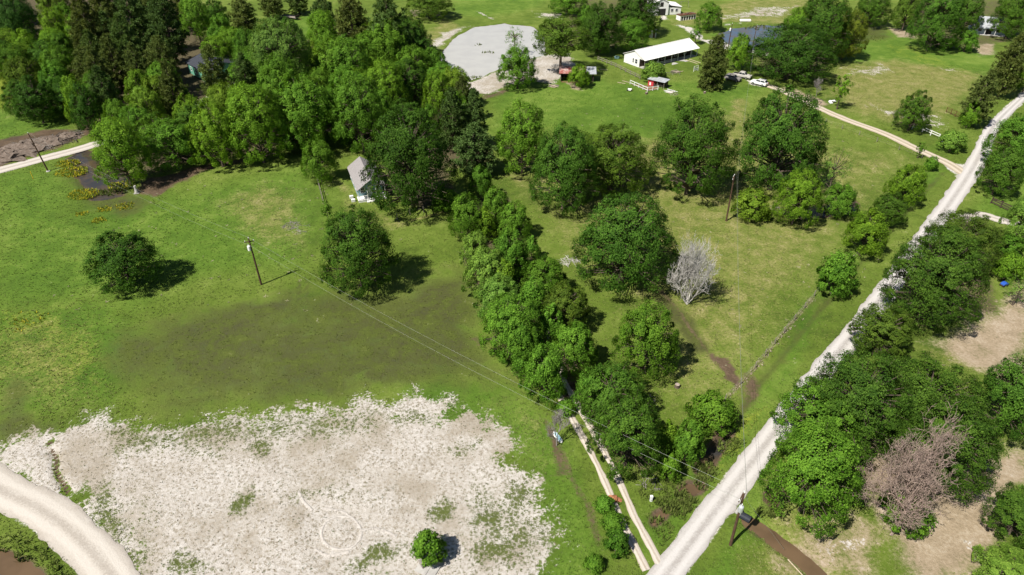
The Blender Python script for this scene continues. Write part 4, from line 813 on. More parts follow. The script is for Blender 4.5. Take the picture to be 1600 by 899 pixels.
# ------------------------------------------------------------------ ground material
def ground_material():
    t = NT('ground'); p = t.pos()
    big = t.noise(p, .045, 4, .6, .6); mid = t.noise(p, .35, 5, .65, .5)
    fine = t.noise(p, 2.6, 4, .7); tiny = t.noise(p, 8.5, 3, .7)
    g = t.math('ADD', t.math('MULTIPLY', big, .42), t.math('ADD', t.math('MULTIPLY', mid, .36), t.math('MULTIPLY', fine, .22)))
    col = t.ramp(g, [(.36, (.056, .091, .011)), (.46, (.092, .140, .016)), (.55, (.130, .180, .027)), (.64, (.205, .232, .061))])
    A = {c: t.attr(c).outputs['Fac'] for c in CH}
    n1 = t.math('SUBTRACT', t.math('ADD', t.math('MULTIPLY', mid, .55), t.math('MULTIPLY', fine, .45)), .5)
    def mask(ch, amp=1.2, lo=.35, hi=.65):
        return t.step(t.math('MULTIPLY_ADD', n1, amp, A[ch]), lo, hi)
    lush = t.ramp(g, [(.38, (.052, .108, .010)), (.49, (.085, .158, .015)), (.60, (.146, .218, .032))])
    col = t.mix(t.math('MULTIPLY', mask('lush', .8, .2, .8), .9), col, lush)
    yel = t.ramp(fine, [(.3, (.11, .15, .015)), (.55, (.20, .235, .020)), (.72, (.34, .33, .055))])
    col = t.mix(t.math('MULTIPLY', mask('yel', 1.6, .35, .8), .85), col, yel)
    dry = t.ramp(t.math('ADD', t.math('MULTIPLY', fine, .5), t.math('MULTIPLY', mid, .5)),
                 [(.33, (.088, .128, .018)), (.45, (.150, .172, .036)), (.56, (.235, .220, .075)), (.68, (.36, .31, .165))])
    col = t.mix(t.math('MULTIPLY', mask('dry', 1.3, .25, .85), .95), col, dry)
    wet = t.ramp(t.math('ADD', t.math('MULTIPLY', fine, .3), t.math('MULTIPLY', mid, .7)),
                 [(.33, (.062, .056, .036)), (.46, (.066, .068, .022)), (.56, (.070, .088, .016)), (.70, (.11, .13, .026))])
    wm = t.math('MULTIPLY', t.step(t.math('MULTIPLY_ADD', t.math('SUBTRACT', t.math('ADD', t.math('MULTIPLY', mid, .6), t.math('MULTIPLY', t.noise(p, .11, 4, .6, .8), .4)), .5), 2.3, A['wet']), .22, .90), .92)
    col = t.mix(wm, col, wet)
    lit = t.ramp(fine, [(.3, (.045, .038, .022)), (.5, (.085, .068, .038)), (.7, (.17, .125, .075))])
    col = t.mix(t.math('MULTIPLY', mask('litter', 1.2, .35, .75), .95), col, lit)
    mud = t.ramp(t.math('ADD', t.math('MULTIPLY', fine, .5), t.math('MULTIPLY', mid, .5)),
                 [(.3, (.055, .042, .028)), (.5, (.100, .068, .042)), (.7, (.175, .125, .08))])
    mm = mask('mud', .9, .38, .66)
    col = t.mix(mm, col, mud)
    dirt = t.ramp(t.math('ADD', t.math('MULTIPLY', fine, .5), t.math('MULTIPLY', mid, .5)),
                  [(.3, (.20, .155, .10)), (.5, (.33, .255, .175)), (.7, (.47, .395, .31))])
    col = t.mix(t.math('MULTIPLY', mask('dirt', 1.2, .35, .8), .95), col, dirt)
    # pale sand with sparse weeds between bare crumbs
    sand = t.ramp(t.math('ADD', t.math('MULTIPLY', fine, .6), t.math('MULTIPLY', mid, .4)),
                  [(.28, (.33, .285, .23)), (.45, (.445, .405, .355)), (.6, (.57, .535, .495))])
    vor = t.n('ShaderNodeTexVoronoi', feature='F1'); t.l(p, vor.inputs['Vector']); vor.inputs['Scale'].default_value = 2.3
    vor.inputs['Randomness'].default_value = 1.0
    sp = t.math('ADD', t.math('MULTIPLY', tiny, .75), t.math('MULTIPLY', mid, .25))
    sp = t.math('ADD', sp, t.math('MULTIPLY', t.math('SUBTRACT', .5, vor.outputs['Distance']), .25))
    sand = t.mix(t.math('MULTIPLY', t.step(sp, .505, .60), .74), sand, t.mix(fine, (.13, .11, .06), (.25, .20, .13)))
    sand = t.mix(t.math('MULTIPLY', t.step(t.noise(p, .11, 5, .65), .44, .64), .75), sand, t.mix(tiny, (.17, .14, .085), (.42, .36, .29)))
    weed = t.mix(fine, (.055, .085, .018), (.14, .15, .045))
    vm = t.step(t.math('MULTIPLY_ADD', t.math('SUBTRACT', sp, .5), 2.6, A['veg']), .42, .70)
    sand = t.mix(vm, sand, weed)
    sand = t.mix(t.step(t.math('MULTIPLY_ADD', n1, .5, A['ring']), .35, .75), sand, (.62, .58, .53))
    col = t.mix(mask('sand', 3.0, .40, .62), col, sand)
    gr = t.ramp(fine, [(.3, (.40, .365, .32)), (.6, (.57, .535, .49))])
    col = t.mix(mask('gravel', 1.1, .42, .62), col, gr)
    t.l(col, t.b.inputs['Base Color'])
    ro = t.math('SUBTRACT', .95, t.math('MULTIPLY', t.math('MAXIMUM', wm, mm), t.math('MULTIPLY', t.step(mid, .62, .38), .45)))
    t.l(ro, t.b.inputs['Roughness'])
    t.b.inputs['Specular IOR Level'].default_value = .2
    t.bump(t.math('ADD', t.math('MULTIPLY', fine, .6), t.math('MULTIPLY', tiny, .4)), .8, .22)
    return t.m

def axis(*seg):
    out = []
    for a, b, s in seg:
        out += list(np.arange(a, b, s))
    return out
far = [270, 300, 345, 410, 500, 640, 850, 1200, 1700, 2500, 4000]
xs = np.array([-v for v in reversed(far)]+axis((-240, -130, 1.7), (-130, -56, .9), (-56, 62, .45), (62, 130, .9), (130, 241, 1.7))+far)
ys = np.array([-900, -400, -150, -60, -20, 5, 20, 30]+axis((36, 96, .45), (96, 170, .8), (170, 330, 1.5))+[335, 345, 360, 385, 420, 480, 560, 700, 950, 1400, 2200, 4000, 6500])
gx, gy = np.meshgrid(xs, ys)
px, py = gx.ravel(), gy.ravel()
masks, gz, g_road, g_wat = survey(px, py)
nx, ny = len(xs), len(ys)
ii = (np.arange(ny-1)[:, None]*nx+np.arange(nx-1)[None, :]).ravel()
faces = np.stack([ii, ii+1, ii+nx+1, ii+nx], 1)
g_me = mesh_np('ground', np.stack([px, py, gz], 1), faces, smooth=True)
for c in CH:
    a = g_me.attributes.new(c, 'FLOAT', 'POINT'); a.data.foreach_set('value', masks[c].astype(np.float32))
ground = tag(link('ground', g_me, None, [ground_material()]), kind='structure')

# ------------------------------------------------------------------ roads and tracks
def road_material(name, a, b, c, rut=0.0):
    t = NT(name); p = t.pos()
    fine = t.noise(p, 5, 4, .7); mid = t.noise(p, .5, 4, .6); ac = t.attr('across').outputs['Fac']
    col = t.ramp(t.math('ADD', t.math('MULTIPLY', fine, .5), t.math('MULTIPLY', mid, .5)), [(.3, a), (.5, b), (.7, c)])
    # wheel paths: two worn bands at a third of the width
    w = t.math('ABSOLUTE', t.math('SUBTRACT', t.math('ABSOLUTE', ac), .48))
    band = t.math('MULTIPLY', t.step(t.math('MULTIPLY_ADD', t.math('SUBTRACT', mid, .5), .6, w), .30, .08), .6+rut*.5)
    ctr = t.math('MULTIPLY', t.step(t.math('MULTIPLY_ADD', t.math('SUBTRACT', fine, .5), .8, t.math('ABSOLUTE', ac)), .26, .02), .45)
    col = t.mix(ctr, col, tuple(v*.80 for v in a))
    col = t.mix(band, col, tuple(min(.9, v*1.12) for v in c))
    edge = t.step(t.math('MULTIPLY_ADD', t.math('SUBTRACT', fine, .5), .6, t.math('ABSOLUTE', ac)), .80, 1.05)
    col = t.mix(t.math('MULTIPLY', edge, .55), col, tuple(v*.62 for v in a))
    t.l(col, t.b.inputs['Base Color']); t.b.inputs['Roughness'].default_value = .95
    t.bump(fine, .6, .08)
    return t.m
M['road'] = road_material('white_gravel', (.34, .31, .285), (.445, .418, .392), (.52, .495, .472))
M['drive'] = road_material('pale_shell_drive', (.36, .315, .265), (.45, .405, .35), (.52, .48, .425))
M['track'] = road_material('tan_track', (.35, .29, .21), (.46, .40, .33), (.53, .475, .415))
M['tyre'] = road_material('worn_sand', (.44, .40, .355), (.52, .48, .435), (.56, .525, .48))
_t = NT('worn_sand_marks'); _p = _t.pos(); _f = _t.noise(_p, 4.5, 4, .7); _a = _t.math('ABSOLUTE', _t.attr('across').outputs['Fac'])
_t.l(_t.ramp(_f, [(.3, (.40, .36, .315)), (.7, (.55, .51, .465))]), _t.b.inputs['Base Color']); _t.b.inputs['Roughness'].default_value = .95
_t.l(_t.step(_t.math('SUBTRACT', _t.math('ADD', _f, _t.math('MULTIPLY', _t.noise(_p, .6, 2), .5)), _t.math('MULTIPLY', _a, .22)), .50, .64), _t.b.inputs['Alpha'])
M['tyre'] = _t.m
M['brown_soil'] = plain('dark_soil', (.11, .08, .06), .95, .25, 2, c2=(.20, .16, .13))
M['ranch'] = road_material('sandy_drive', (.32, .26, .18), (.42, .35, .26), (.52, .46, .37), .2)

def ribbon(name, line, hw, mat, z0=.03, crown=.06, jit=.3, step=.45, off=0.0, seg=8, lo=None, hi=None):
    c = smooth_line(line, step)
    if lo is not None: c = c[int(len(c)*lo):int(len(c)*hi)]
    d = np.gradient(c, axis=0); d /= np.linalg.norm(d, axis=1)[:, None]
    nrm = np.stack([-d[:, 1], d[:, 0]], 1)
    s = np.arange(len(c))*step
    V = []; A = []
    for k in range(seg+1):
        u = -1+2*k/seg
        w = hw if not isinstance(hw, tuple) else np.interp(np.linspace(0, 1, len(c)), hw[0::2], hw[1::2])
        e = (abs(u) > .99)
        ww = u*w+(np.sign(u)*(fbm(s, s*0+k*13.7, 2.2, int(9+k))-.5)*2*jit if e else 0)
        q = c+nrm*np.broadcast_to(off+ww, (len(c),))[:, None]
        zz = z0+crown*(1-u*u)+(fbm(q[:, 0], q[:, 1], 2.5, 71)-.5)*.03
        if e: zz = zz-.045
        V.append(np.stack([q[:, 0], q[:, 1], zz if isinstance(zz, np.ndarray) else np.full(len(c), zz)], 1)); A.append(np.full(len(c), u))
    V = np.stack(V, 1).reshape(-1, 3); A = np.stack(A, 1).ravel()
    n = seg+1
    i = (np.arange(len(c)-1)[:, None]*n+np.arange(seg)[None, :]).ravel()
    F_ = np.stack([i, i+1, i+n+1, i+n], 1)
    me = mesh_np(name, V, F_, True)
    a = me.attributes.new('across', 'FLOAT', 'POINT'); a.data.foreach_set('value', A.astype(np.float32))
    return tag(link(name, me, None, [mat]), kind='structure')
ribbon('road', LINES['road'], (0, 1.5, .3, 1.65, .58, 1.75, .66, 1.5, .74, 1.05, 1, 1.0), M['road'], .04, .08, .42)
ribbon('farm_drive', LINES['drive_ranch'], 1.4, M['ranch'], .035, .03, .3)
ribbon('forest_drive', LINES['drive_left'], 1.9, M['drive'], .035, .05, .3)
ribbon('shell_drive', LINES['drive_corner'], 2.15, M['drive'], .035, .05, .5)
ribbon('side_drive', LINES['drive_right'], 1.3, M['drive'], .035, .03, .3)
ribbon('wheel_track', LINES['track'], .44, M['track'], .03, .02, .2, off=.82, seg=4, lo=0, hi=.40)
ribbon('wheel_track', LINES['track'], .44, M['track'], .03, .02, .2, off=-.82, seg=4, lo=0, hi=.40)

# ------------------------------------------------------------------ water
def water_material(name, deep, c2, rough=.06, bs=.6):
    t = NT(name); p = t.pos()
    f = t.noise(p, .25, 3, .55)
    t.l(t.mix(t.step(f, .35, .65), deep, c2), t.b.inputs['Base Color'])
    t.b.inputs['Roughness'].default_value = rough
    t.b.inputs['Specular IOR Level'].default_value = .5; t.b.inputs['IOR'].default_value = 1.33
    t.bump(t.noise(p, bs, 3, .6), .04, .3)
    return t.m
M['w_pale'] = water_material('milky_pond_water', (.42, .41, .385), (.45, .44, .41), .16)
M['w_blue'] = water_material('clear_pond_water', (.075, .11, .165), (.10, .095, .085), .03)
M['w_dark'] = water_material('dark_pond_water', (.038, .036, .035), (.085, .060, .034), .03)
M['w_brown'] = water_material('muddy_water', (.135, .088, .05), (.10, .066, .038), .05)
def water(name, poly, mat, z=-.16, grow=1.6):
    p = np.array(poly); c = p.mean(0)
    q = smooth_line(list(map(tuple, p))+[tuple(p[0])], 1.0)
    d = q-c; L = np.linalg.norm(d, axis=1)
    q = c+d*((L+grow)/L)[:, None]
    v = [(c[0], c[1], z)]+[(a, b, z) for a, b in q]
    f = [(0, i, i+1) for i in range(1, len(q))]
    me = bpy.data.meshes.new(name); me.from_pydata(v, [], f)
    return tag(link(name, me, None, [mat]), kind='structure')
for k, mt, g in (('pond_pale', 'w_pale', 1.8), ('pond_blue', 'w_blue', 1.8), ('pond_left', 'w_dark', 1.6), ('pond_corner', 'w_brown', 1.6),
                 ('pool_pasture', 'w_dark', .8), ('pool_hedge', 'w_dark', .5), ('puddle_a', 'w_brown', .6), ('puddle_b', 'w_brown', .6),
                 ('puddle_c', 'w_dark', .6), ('puddle_d', 'w_brown', .6)):
    water('pond' if k.startswith('pond') else 'puddle', WATER[k], M[mt], -.17, g)
cr = smooth_line(LINES['creek'], .5)
ribbon('creek', LINES['creek'], 1.0, M['w_brown'], -.30, 0, .1, seg=2)

# ------------------------------------------------------------------ foliage
def leaf_material(name, c_lo, c_hi, trans=.25):
    t = NT(name)
    a = t.attr('lv').outputs['Fac']; oi = t.n('ShaderNodeObjectInfo')
    col = t.mix(a, c_lo, c_hi)
    col = t.mix(1.0, col, oi.outputs['Color'], 'MULTIPLY')
    t.l(col, t.b.inputs['Base Color'])
    t.b.inputs['Roughness'].default_value = .6; t.b.inputs['Specular IOR Level'].default_value = .07
    tr = t.n('ShaderNodeBsdfTranslucent'); mx = t.n('ShaderNodeMixShader'); mx.inputs[0].default_value = trans
    t.l(t.mix(1.0, col, (1.25, 1.2, .6), 'MULTIPLY'), tr.inputs['Color'])
    out = t.t.nodes['Material Output']
    t.l(t.b.outputs[0], mx.inputs[1]); t.l(tr.outputs[0], mx.inputs[2]); t.l(mx.outputs[0], out.inputs['Surface'])
    return t.m
M['leaf_O'] = leaf_material('oak_leaves', (.037, .092, .010), (.118, .232, .026), .28)
M['leaf_B'] = leaf_material('bright_leaves', (.060, .146, .012), (.185, .355, .036), .32)
M['leaf_P'] = leaf_material('pine_needles', (.060, .112, .026), (.150, .225, .056), .25)
M['leaf_F'] = leaf_material('fine_leaves', (.035, .085, .010), (.115, .214, .026), .26)
TINT = {'n': (1, 1, 1), 'd': (.74, .78, .80), 'o': (1.22, .98, .95), 'b': (.85, .95, 1.5), 'y': (1.22, 1.1, .9),
        'p': (1.45, 1.22, 1.9), 'r': (1.9, 1.15, 1.1), 'g': (1, 1, 1), 't': (1, 1, 1), 'k': (1, 1, 1)}

def unit(a): return a/(np.linalg.norm(a, axis=1)[:, None]+1e-9)
def leaf_mesh(name, c, nrm, size, asp, lv, rg, mat, droop=None):
    n = len(c)
    r = unit(rg.normal(size=(n, 3))) if droop is None else droop
    t = unit(np.cross(nrm, r)); b = unit(np.cross(nrm, t))
    if droop is not None: b = droop; t = unit(np.cross(nrm, b))
    s = size[:, None]
    v = np.stack([c-b*s, c+t*s*asp+nrm*s*.12, c+b*s, c-t*s*asp+nrm*s*.12], 1).reshape(-1, 3)
    me = mesh_np(name, v, np.arange(4*n).reshape(-1, 4))
    a = me.attributes.new('lv', 'FLOAT', 'FACE'); a.data.foreach_set('value', lv.astype(np.float32))
    me.materials.append(mat)
    return me
def sphere_dirs(n, rg, zmin=-.55):
    k = np.arange(n)+.5
    z = 1-(1-zmin)*k/n
    ph = k*2.399963+rg.random()*6
    d = np.stack([np.sqrt(1-z*z)*np.cos(ph), np.sqrt(1-z*z)*np.sin(ph), z], 1)
    return unit(d+rg.normal(scale=.16, size=d.shape))

def broadleaf(seed, r, rv, kap, nl, nc, nleaf, leaf, mat, lobe=(.30, .42), flat=.75, squash=1.0, cone=0.0, shell=.55, gap=0.0, skirt=.75, jit=.045):
    """crown of lobes > clusters > leaves; returns crown mesh, trunk mesh"""
    rg = np.random.default_rng(seed)
    zc = (1+kap)*rv
    D = sphere_dirs(nl, rg, -.92 if skirt > .1 else -.75)
    sk = 1+skirt*np.clip(-D[:, 2]/.85, 0, 1)**1.1
    D[:, :2] *= sk[:, None]
    lr = (lobe[0]*.7+(lobe[1]*1.12-lobe[0]*.7)*rg.random(nl)**1.3)*(1+.15*np.clip(-D[:, 2], 0, 1))
    rad = (1-lr)*(1+rg.normal(scale=jit, size=nl))
    L = D*rad[:, None]
    inner = np.concatenate([sphere_dirs(max(4, nl//6), rg, -.7)*.62, sphere_dirs(max(3, nl//10), rg, -.6)*.32])
    L = np.concatenate([L, inner]); lr = np.concatenate([lr, rg.uniform(.2, .3, len(inner))])
    C = []; Nn = []; S = []; LV = []
    for i in range(len(L)):
        d = sphere_dirs(nc, rg, -1)
        d = unit(d+unit(L[i:i+1])*.45)
        cc = L[i]+d*lr[i]*rg.uniform(.7, 1.0, nc)[:, None]
        cr_ = lr[i]*rg.uniform(.45, .80, nc)
        tone = rg.normal(scale=.10)
        for j in range(nc):
            if rg.random() < gap: continue
            q = rg.normal(size=(nleaf, 3)); q = unit(q)*(rg.random(nleaf)**.45)[:, None]
            q[:, 2] *= flat
            pts = cc[j]+q*cr_[j]
            out = unit(pts-L[i]*shell)
            nn = unit(out*.55+unit(pts)*.55+np.array([0, 0, .2])+rg.normal(scale=.36, size=q.shape))
            C.append(pts); Nn.append(nn)
            S.append(leaf*rg.uniform(.6, 1.25, nleaf))
            LV.append(np.clip(.42+tone+rg.normal(scale=.2)+rg.normal(scale=.24, size=nleaf), 0, 1))
    C = np.concatenate(C); Nn = np.concatenate(Nn); S = np.concatenate(S); LV = np.concatenate(LV)
    if cone:
        k = 1-cone*np.clip((C[:, 2]+1)/2, 0, 1)
        C[:, :2] *= (k*(1+.35*cone))[:, None]
    C = np.clip(C, -1.12, 1.12)
    C = C*np.array([r, r, rv])+np.array([0, 0, zc])
    crown = leaf_mesh('crown', C, Nn, S, .56, LV, rg, mat)
    mb = MB()
    tr = .045*r+.05
    top = Vector((rg.normal(scale=.04)*r, rg.normal(scale=.04)*r, zc+.35*rv))
    mb.tube([(0, 0, -.4), (0, 0, .25), (top.x*.3, top.y*.3, kap*rv+.35*rv), tuple(top)], [tr*1.5, tr*1.05, tr*.75, tr*.25], 8)
    for i in range(len(L)):
        e = Vector((L[i][0]*r, L[i][1]*r, zc+L[i][2]*rv))
        z0 = max(kap*rv*.8+.2, min(e.z-.2*r, zc)) if e.z > kap*rv else kap*rv*.9
        s0 = Vector((top.x*.3, top.y*.3, min(z0, zc)))
        m_ = s0.lerp(e, .5)+Vector((0, 0, .08*r))
        mb.tube([s0, m_, e+(e-s0)*.12], [tr*.42, tr*.26, tr*.06], 5, False)
    tme = mb_mesh(mb, 'trunk', M['bark'])
    return crown, tme
def mb_mesh(mb, name, mat):
    me = bpy.data.meshes.new(name); me.from_pydata(mb.v, [], mb.f)
    for p in me.polygons: p.use_smooth = True
    me.materials.append(mat); me.update()
    return me

def pine(seed, r, rv, kap, levels, per, mat, dense=34):
    rg = np.random.default_rng(seed)
    H_ = (2+kap)*rv; z0 = kap*rv
    mb = MB(); tr = .03*H_/2+.08
    mb.tube([(0, 0, -.4), (0, 0, H_*.4), (.1, 0, H_*.97)], [tr*1.2, tr*.8, tr*.15], 7)
    C = []; B = []; S = []; LV = []
    for l in range(levels):
        u = l/(levels-1)
        z = z0+(H_-z0)*(u**.9)*.97
        rr = r*(math.sin(math.pi*min(1, (.22+.78*u)))**.75 if u < .36 else (1-((u-.30)/.74)**1.7))*rg.uniform(.85, 1.1)
        rr = max(rr, .12*r)
        n = per if u < .85 else max(3, per-2)
        ph0 = rg.random()*6.28
        for k in range(n):
            ph = ph0+6.283*k/n+rg.normal(scale=.25)
            ln = rr*rg.uniform(.7, 1.12)
            dirv = np.array([math.cos(ph), math.sin(ph), rg.uniform(.05, .35)])
            a = np.array([0, 0, z-.15*ln]); e = a+dirv*ln
            mb.tube([tuple(a), tuple(e)], [tr*.28*(1.1-u*.6), .02], 4, False)
            np_ = max(2, int(ln/r*5.5))
            tone = rg.normal(scale=.12)
            for j in range(np_):
                f = 1-j/np_*.72
                p = a+dirv*ln*f+rg.normal(scale=.07*r, size=3)*np.array([1, 1, .6])
                q = unit(rg.normal(size=(dense, 3))+np.array([0, 0, .45]))
                rad = r*rg.uniform(.10, .17)
                C.append(p+q*rad*rg.uniform(.3, 1, dense)[:, None]); B.append(q)
                S.append(np.full(dense, r*.065)*rg.uniform(.7, 1.3, dense))
                LV.append(np.clip(.4+tone+rg.normal(scale=.2, size=dense), 0, 1))
    C = np.concatenate(C); B = np.concatenate(B); S = np.concatenate(S); LV = np.concatenate(LV)
    nn = unit(np.cross(B, unit(rg.normal(size=B.shape))))
    nn = np.where(nn[:, 2:3] < 0, -nn, nn)
    crown = leaf_mesh('crown', C, nn, S, .30, LV, rg, mat, droop=B)
    return crown, mb_mesh(mb, 'trunk', M['bark'])

def bare(seed, r, rv, kap, mat, depth=5, spread=.55, nb=4, twig=.02, t0=.22, pc=99, first=.22, zlo=-.15):
    """leafless tree grown by forking"""
    rg = random.Random(seed); mb = MB(); H_ = (2+kap)*rv
    segs = []
    def grow(p, d, ln, rad, lev):
        q = p+d*ln*.5+Vector((rg.gauss(0, .06), rg.gauss(0, .06), rg.gauss(0, .03)))*ln
        e = q+(d+Vector((rg.gauss(0, .15), rg.gauss(0, .15), .06))).normalized()*ln*.5
        segs.append((p, q, e, rad, lev))
        if lev >= depth:
            return
        k = nb if lev < 2 else rg.choice((2, 3, 3))
        for i in range(k):
            az = rg.random()*6.283
            side = Vector((math.cos(az), math.sin(az), rg.uniform(zlo, .5)))
            nd = (d*(1-spread)+side*spread*rg.uniform(.7, 1.2)).normalized()
            s = (p, q, e)[1 if rg.random() < .4 else 2]
            grow(s, nd, ln*rg.uniform(.62, .84), max(twig, rad*.6), lev+1)
    grow(Vector((0, 0, -.3)), Vector((0, 0, 1)), H_*first, t0, 0)
    v = np.array([tuple(s[2]) for s in segs])
    # fit into the wanted envelope
    fx = r/np.percentile(np.hypot(v[:, 0], v[:, 1]), pc); fz = H_/np.percentile(v[:, 2], 99.5)
    sc = lambda p: Vector((p.x*fx, p.y*fx, p.z*fz if p.z > 0 else p.z))
    for p, q, e, rad, lev in segs:
        mb.tube([sc(p), sc(q), sc(e)], [rad, rad*.85, rad*.65], 6 if lev < 2 else 3, False)
    return mb_mesh(mb, 'branches', mat)

PROTO = {}
def proto(key, r, rv, pair): PROTO.setdefault(key, []).append((r, rv, pair))
K = KAPPA
LB = (.12, .225)
for s in (1, 2, 3, 6):
    proto('O', 6.5, 6.2, broadleaf(s, 6.5, 6.2, K['O'], 105, 7, 46, .135, M['leaf_O'], LB))
for s in (4, 5, 7):
    proto('O', 4.2, 4.8, broadleaf(s, 4.2, 4.8, K['O'], 80, 7, 38, .12, M['leaf_O'], LB))
for s in (11, 12, 13, 17):
    proto('B', 4.6, 5.8, broadleaf(s, 4.6, 5.8, K['B'], 84, 8, 38, .13, M['leaf_B'], (.11, .225), .85, gap=.06))
for s in (14, 15, 18):
    proto('B', 2.9, 3.8, broadleaf(s, 2.9, 3.8, K['B'], 46, 8, 46, .108, M['leaf_B'], (.15, .29), .9, cone=.2))
proto('B', 1.8, 3.0, broadleaf(16, 1.8, 3.0, K['B'], 22, 8, 30, .125, M['leaf_B'], (.24, .38), .9, cone=.4))
for s in (21, 22):
    proto('U', 2.2, 2.2, broadleaf(s, 2.2, 2.2, K['U'], 28, 8, 30, .13, M['leaf_B'], (.2, .38)))
proto('U', 1.3, 1.3, broadleaf(23, 1.3, 1.3, K['U'], 18, 8, 26, .105, M['leaf_B'], (.24, .42)))
proto('S', 1.5, 2.4, broadleaf(31, 1.5, 2.4, K['S'], 14, 6, 18, .13, M['leaf_B'], (.2, .34), gap=.3, skirt=0))
for s in (41, 42, 43, 44):
    proto('P', 4.3, 6.9, pine(s, 4.3, 6.9, K['P'], 15, 8, M['leaf_P'], 38))
proto('C', 3.9, 7.2, pine(51, 3.9, 7.2, K['C'], 20, 9, M['leaf_P'], 36))
proto('K', 8.2, 6.0, broadleaf(61, 8.2, 6.0, K['K'], 50, 9, 44, .19, M['leaf_O'], (.16, .28), skirt=.1, gap=.1))
proto('W', 2.8, 4.2, broadleaf(71, 2.8, 4.2, K['W'], 20, 6, 16, .12, M['leaf_B'], (.2, .34), gap=.35, skirt=0))
for s in (81, 82, 83):
    proto('F', 6.2, 6.2, broadleaf(s, 6.2, 6.2, K['F'], 100, 9, 46, .115, M['leaf_F'], (.13, .22), .5, skirt=.5, jit=.04))
proto('F', 3.8, 4.0, broadleaf(84, 3.8, 4.0, K['F'], 60, 8, 46, .105, M['leaf_F'], (.14, .23), .55, skirt=.5, jit=.04))
PROTO['D'] = {'g': (3.9, 5.5, bare(91, 3.9, 5.5, K['D'], M['dead_white'], 6, .55, 7, .02, .2, 96, .04, -.3)),
              't': (5.0, 5.2, bare(92, 5.0, 5.2, K['D'], M['dead_brown'], 7, .6, 6, .019, .24, 90, .07, -.35)),
              'k': (1.5, 1.7, bare(93, 1.5, 1.7, K['D'], M['dead_dark'], 4, .6, 4, .02, .07)),
              's': (1.6, 2.4, bare(94, 1.6, 2.4, K['D'], M['dead_grey'], 6, .6, 4, .014, .08))}
NAME = {'O': 'broad_tree', 'B': 'leafy_tree', 'U': 'bush', 'S': 'sapling', 'P': 'pine_tree', 'C': 'conifer_tree',
        'K': 'tall_tree', 'D': 'bare_tree', 'W': 'sparse_tree', 'F': 'feathery_tree'}
tr_rng = random.Random(77)
NTREE = 182
for i, (s, x, y, r, hh, rot, tint, label) in enumerate(TREES):
    if 'bush' in label or 'shrub' in label or 'thicket' in label: nm, cat = 'bush', 'bush'
    else: nm, cat = NAME[s], 'tree'
    if nm == 'bush' and s == 'D': nm = 'bare_bush'
    if nm == 'bush' and s not in 'U': nm = 'bush'
    if nm == 'bush' or s != 'U': pass
    e = empty(nm, (x, y, 0), rot, label, cat, 'trees packed in the wood' if i >= NTREE else None)
    kap = K[s]
    if s == 'D':
        key = tint if not (tint == 'g' and r < 3) else 's'
        r0, rv0, me = PROTO['D'][key]
        link('branches', me, e)
    else:
        opts = PROTO[s]
        best = min(abs(math.log(r/o[0])) for o in opts)
        opts = [o for o in opts if abs(math.log(r/o[0])) < best+.05]
        r0, rv0, (cm, tm) = opts[i % len(opts)]
        c = link('crown', cm, e); link('trunk', tm, e)
        a, b, d = TINT[tint]
        k = tr_rng.uniform(.88, 1.12); h = tr_rng.uniform(-.06, .06)
        c.color = (a*k*(1+h), b*k, d*k*(1-h), 1)
    sz = hh/((2+kap)*rv0)
    if 'wood' in label: r *= 1.1
    if s == 'F': r *= .92
    e.scale = (r/r0*tr_rng.uniform(.97, 1.03), r/r0*tr_rng.uniform(.97, 1.03), sz)

# ------------------------------------------------------------------ grass
def scatter(n, y0, y1, dens_fall=1.0):
    out = []
    y = rng.random(n*3)
    yy = y0+(y1-y0)*y
    hw = .78*(.819*yy+36.7)+3
    xx = (rng.random(n*3)*2-1)*hw
    keep = rng.random(n*3) < (hw/hw.max())*np.clip((y0/yy)**dens_fall, 0, 1)*1.6
    return xx[keep][:n], yy[keep][:n]
def tufts(name, x, y, z, h, w, col, blades=4, lean=.5, label=None, cat=None, mat=None):
    n = len(x)
    if n == 0: return
    ph = rng.random((n, blades))*6.283
    dx, dy = np.cos(ph), np.sin(ph)
    hb = h[:, None]*rng.uniform(.6, 1.15, (n, blades)); ln = w[:, None]*rng.uniform(.5, 1.3, (n, blades))
    bw = (.30*w+.02)[:, None]*np.ones((1, blades))
    bx = x[:, None]+dx*ln*.25; by = y[:, None]+dy*ln*.25
    a = np.stack([bx-dy*bw, by+dx*bw, z[:, None]+0*bx-.03], -1)
    b = np.stack([bx+dy*bw, by-dx*bw, z[:, None]+0*bx-.03], -1)
    c = np.stack([bx+dx*ln*lean*1.6, by+dy*ln*lean*1.6, z[:, None]+hb], -1)
    v = np.stack([a, b, c], 2).reshape(-1, 3)
    me = mesh_np(name, v, np.arange(len(v)).reshape(-1, 3))
    cc = np.repeat(col, blades*3, axis=0); cc = np.concatenate([cc, np.ones((len(cc), 1))], 1)
    at = me.attributes.new('col', 'FLOAT_COLOR', 'POINT'); at.data.foreach_set('color', cc.astype(np.float32).ravel())
    me.materials.append(mat or M['grass'])
    return tag(link(name, me), label, cat, kind='stuff')
t = NT('grass_blades')
t.l(t.attr('col').outputs['Color'], t.b.inputs['Base Color']); t.b.inputs['Roughness'].default_value = .75
tr_ = t.n('ShaderNodeBsdfTranslucent'); mx_ = t.n('ShaderNodeMixShader'); mx_.inputs[0].default_value = .25
t.l(t.attr('col').outputs['Color'], tr_.inputs['Color'])
t.l(t.b.outputs[0], mx_.inputs[1]); t.l(tr_.outputs[0], mx_.inputs[2]); t.l(mx_.outputs[0], t.t.nodes['Material Output'].inputs['Surface'])
M['grass'] = t.m
def lerp(a, b, f): return a+(b-a)*f[:, None]
gxs, gys = scatter(150000, 37, 210, 1.0)
mk, zz, rd, wt = survey(gxs, gys)
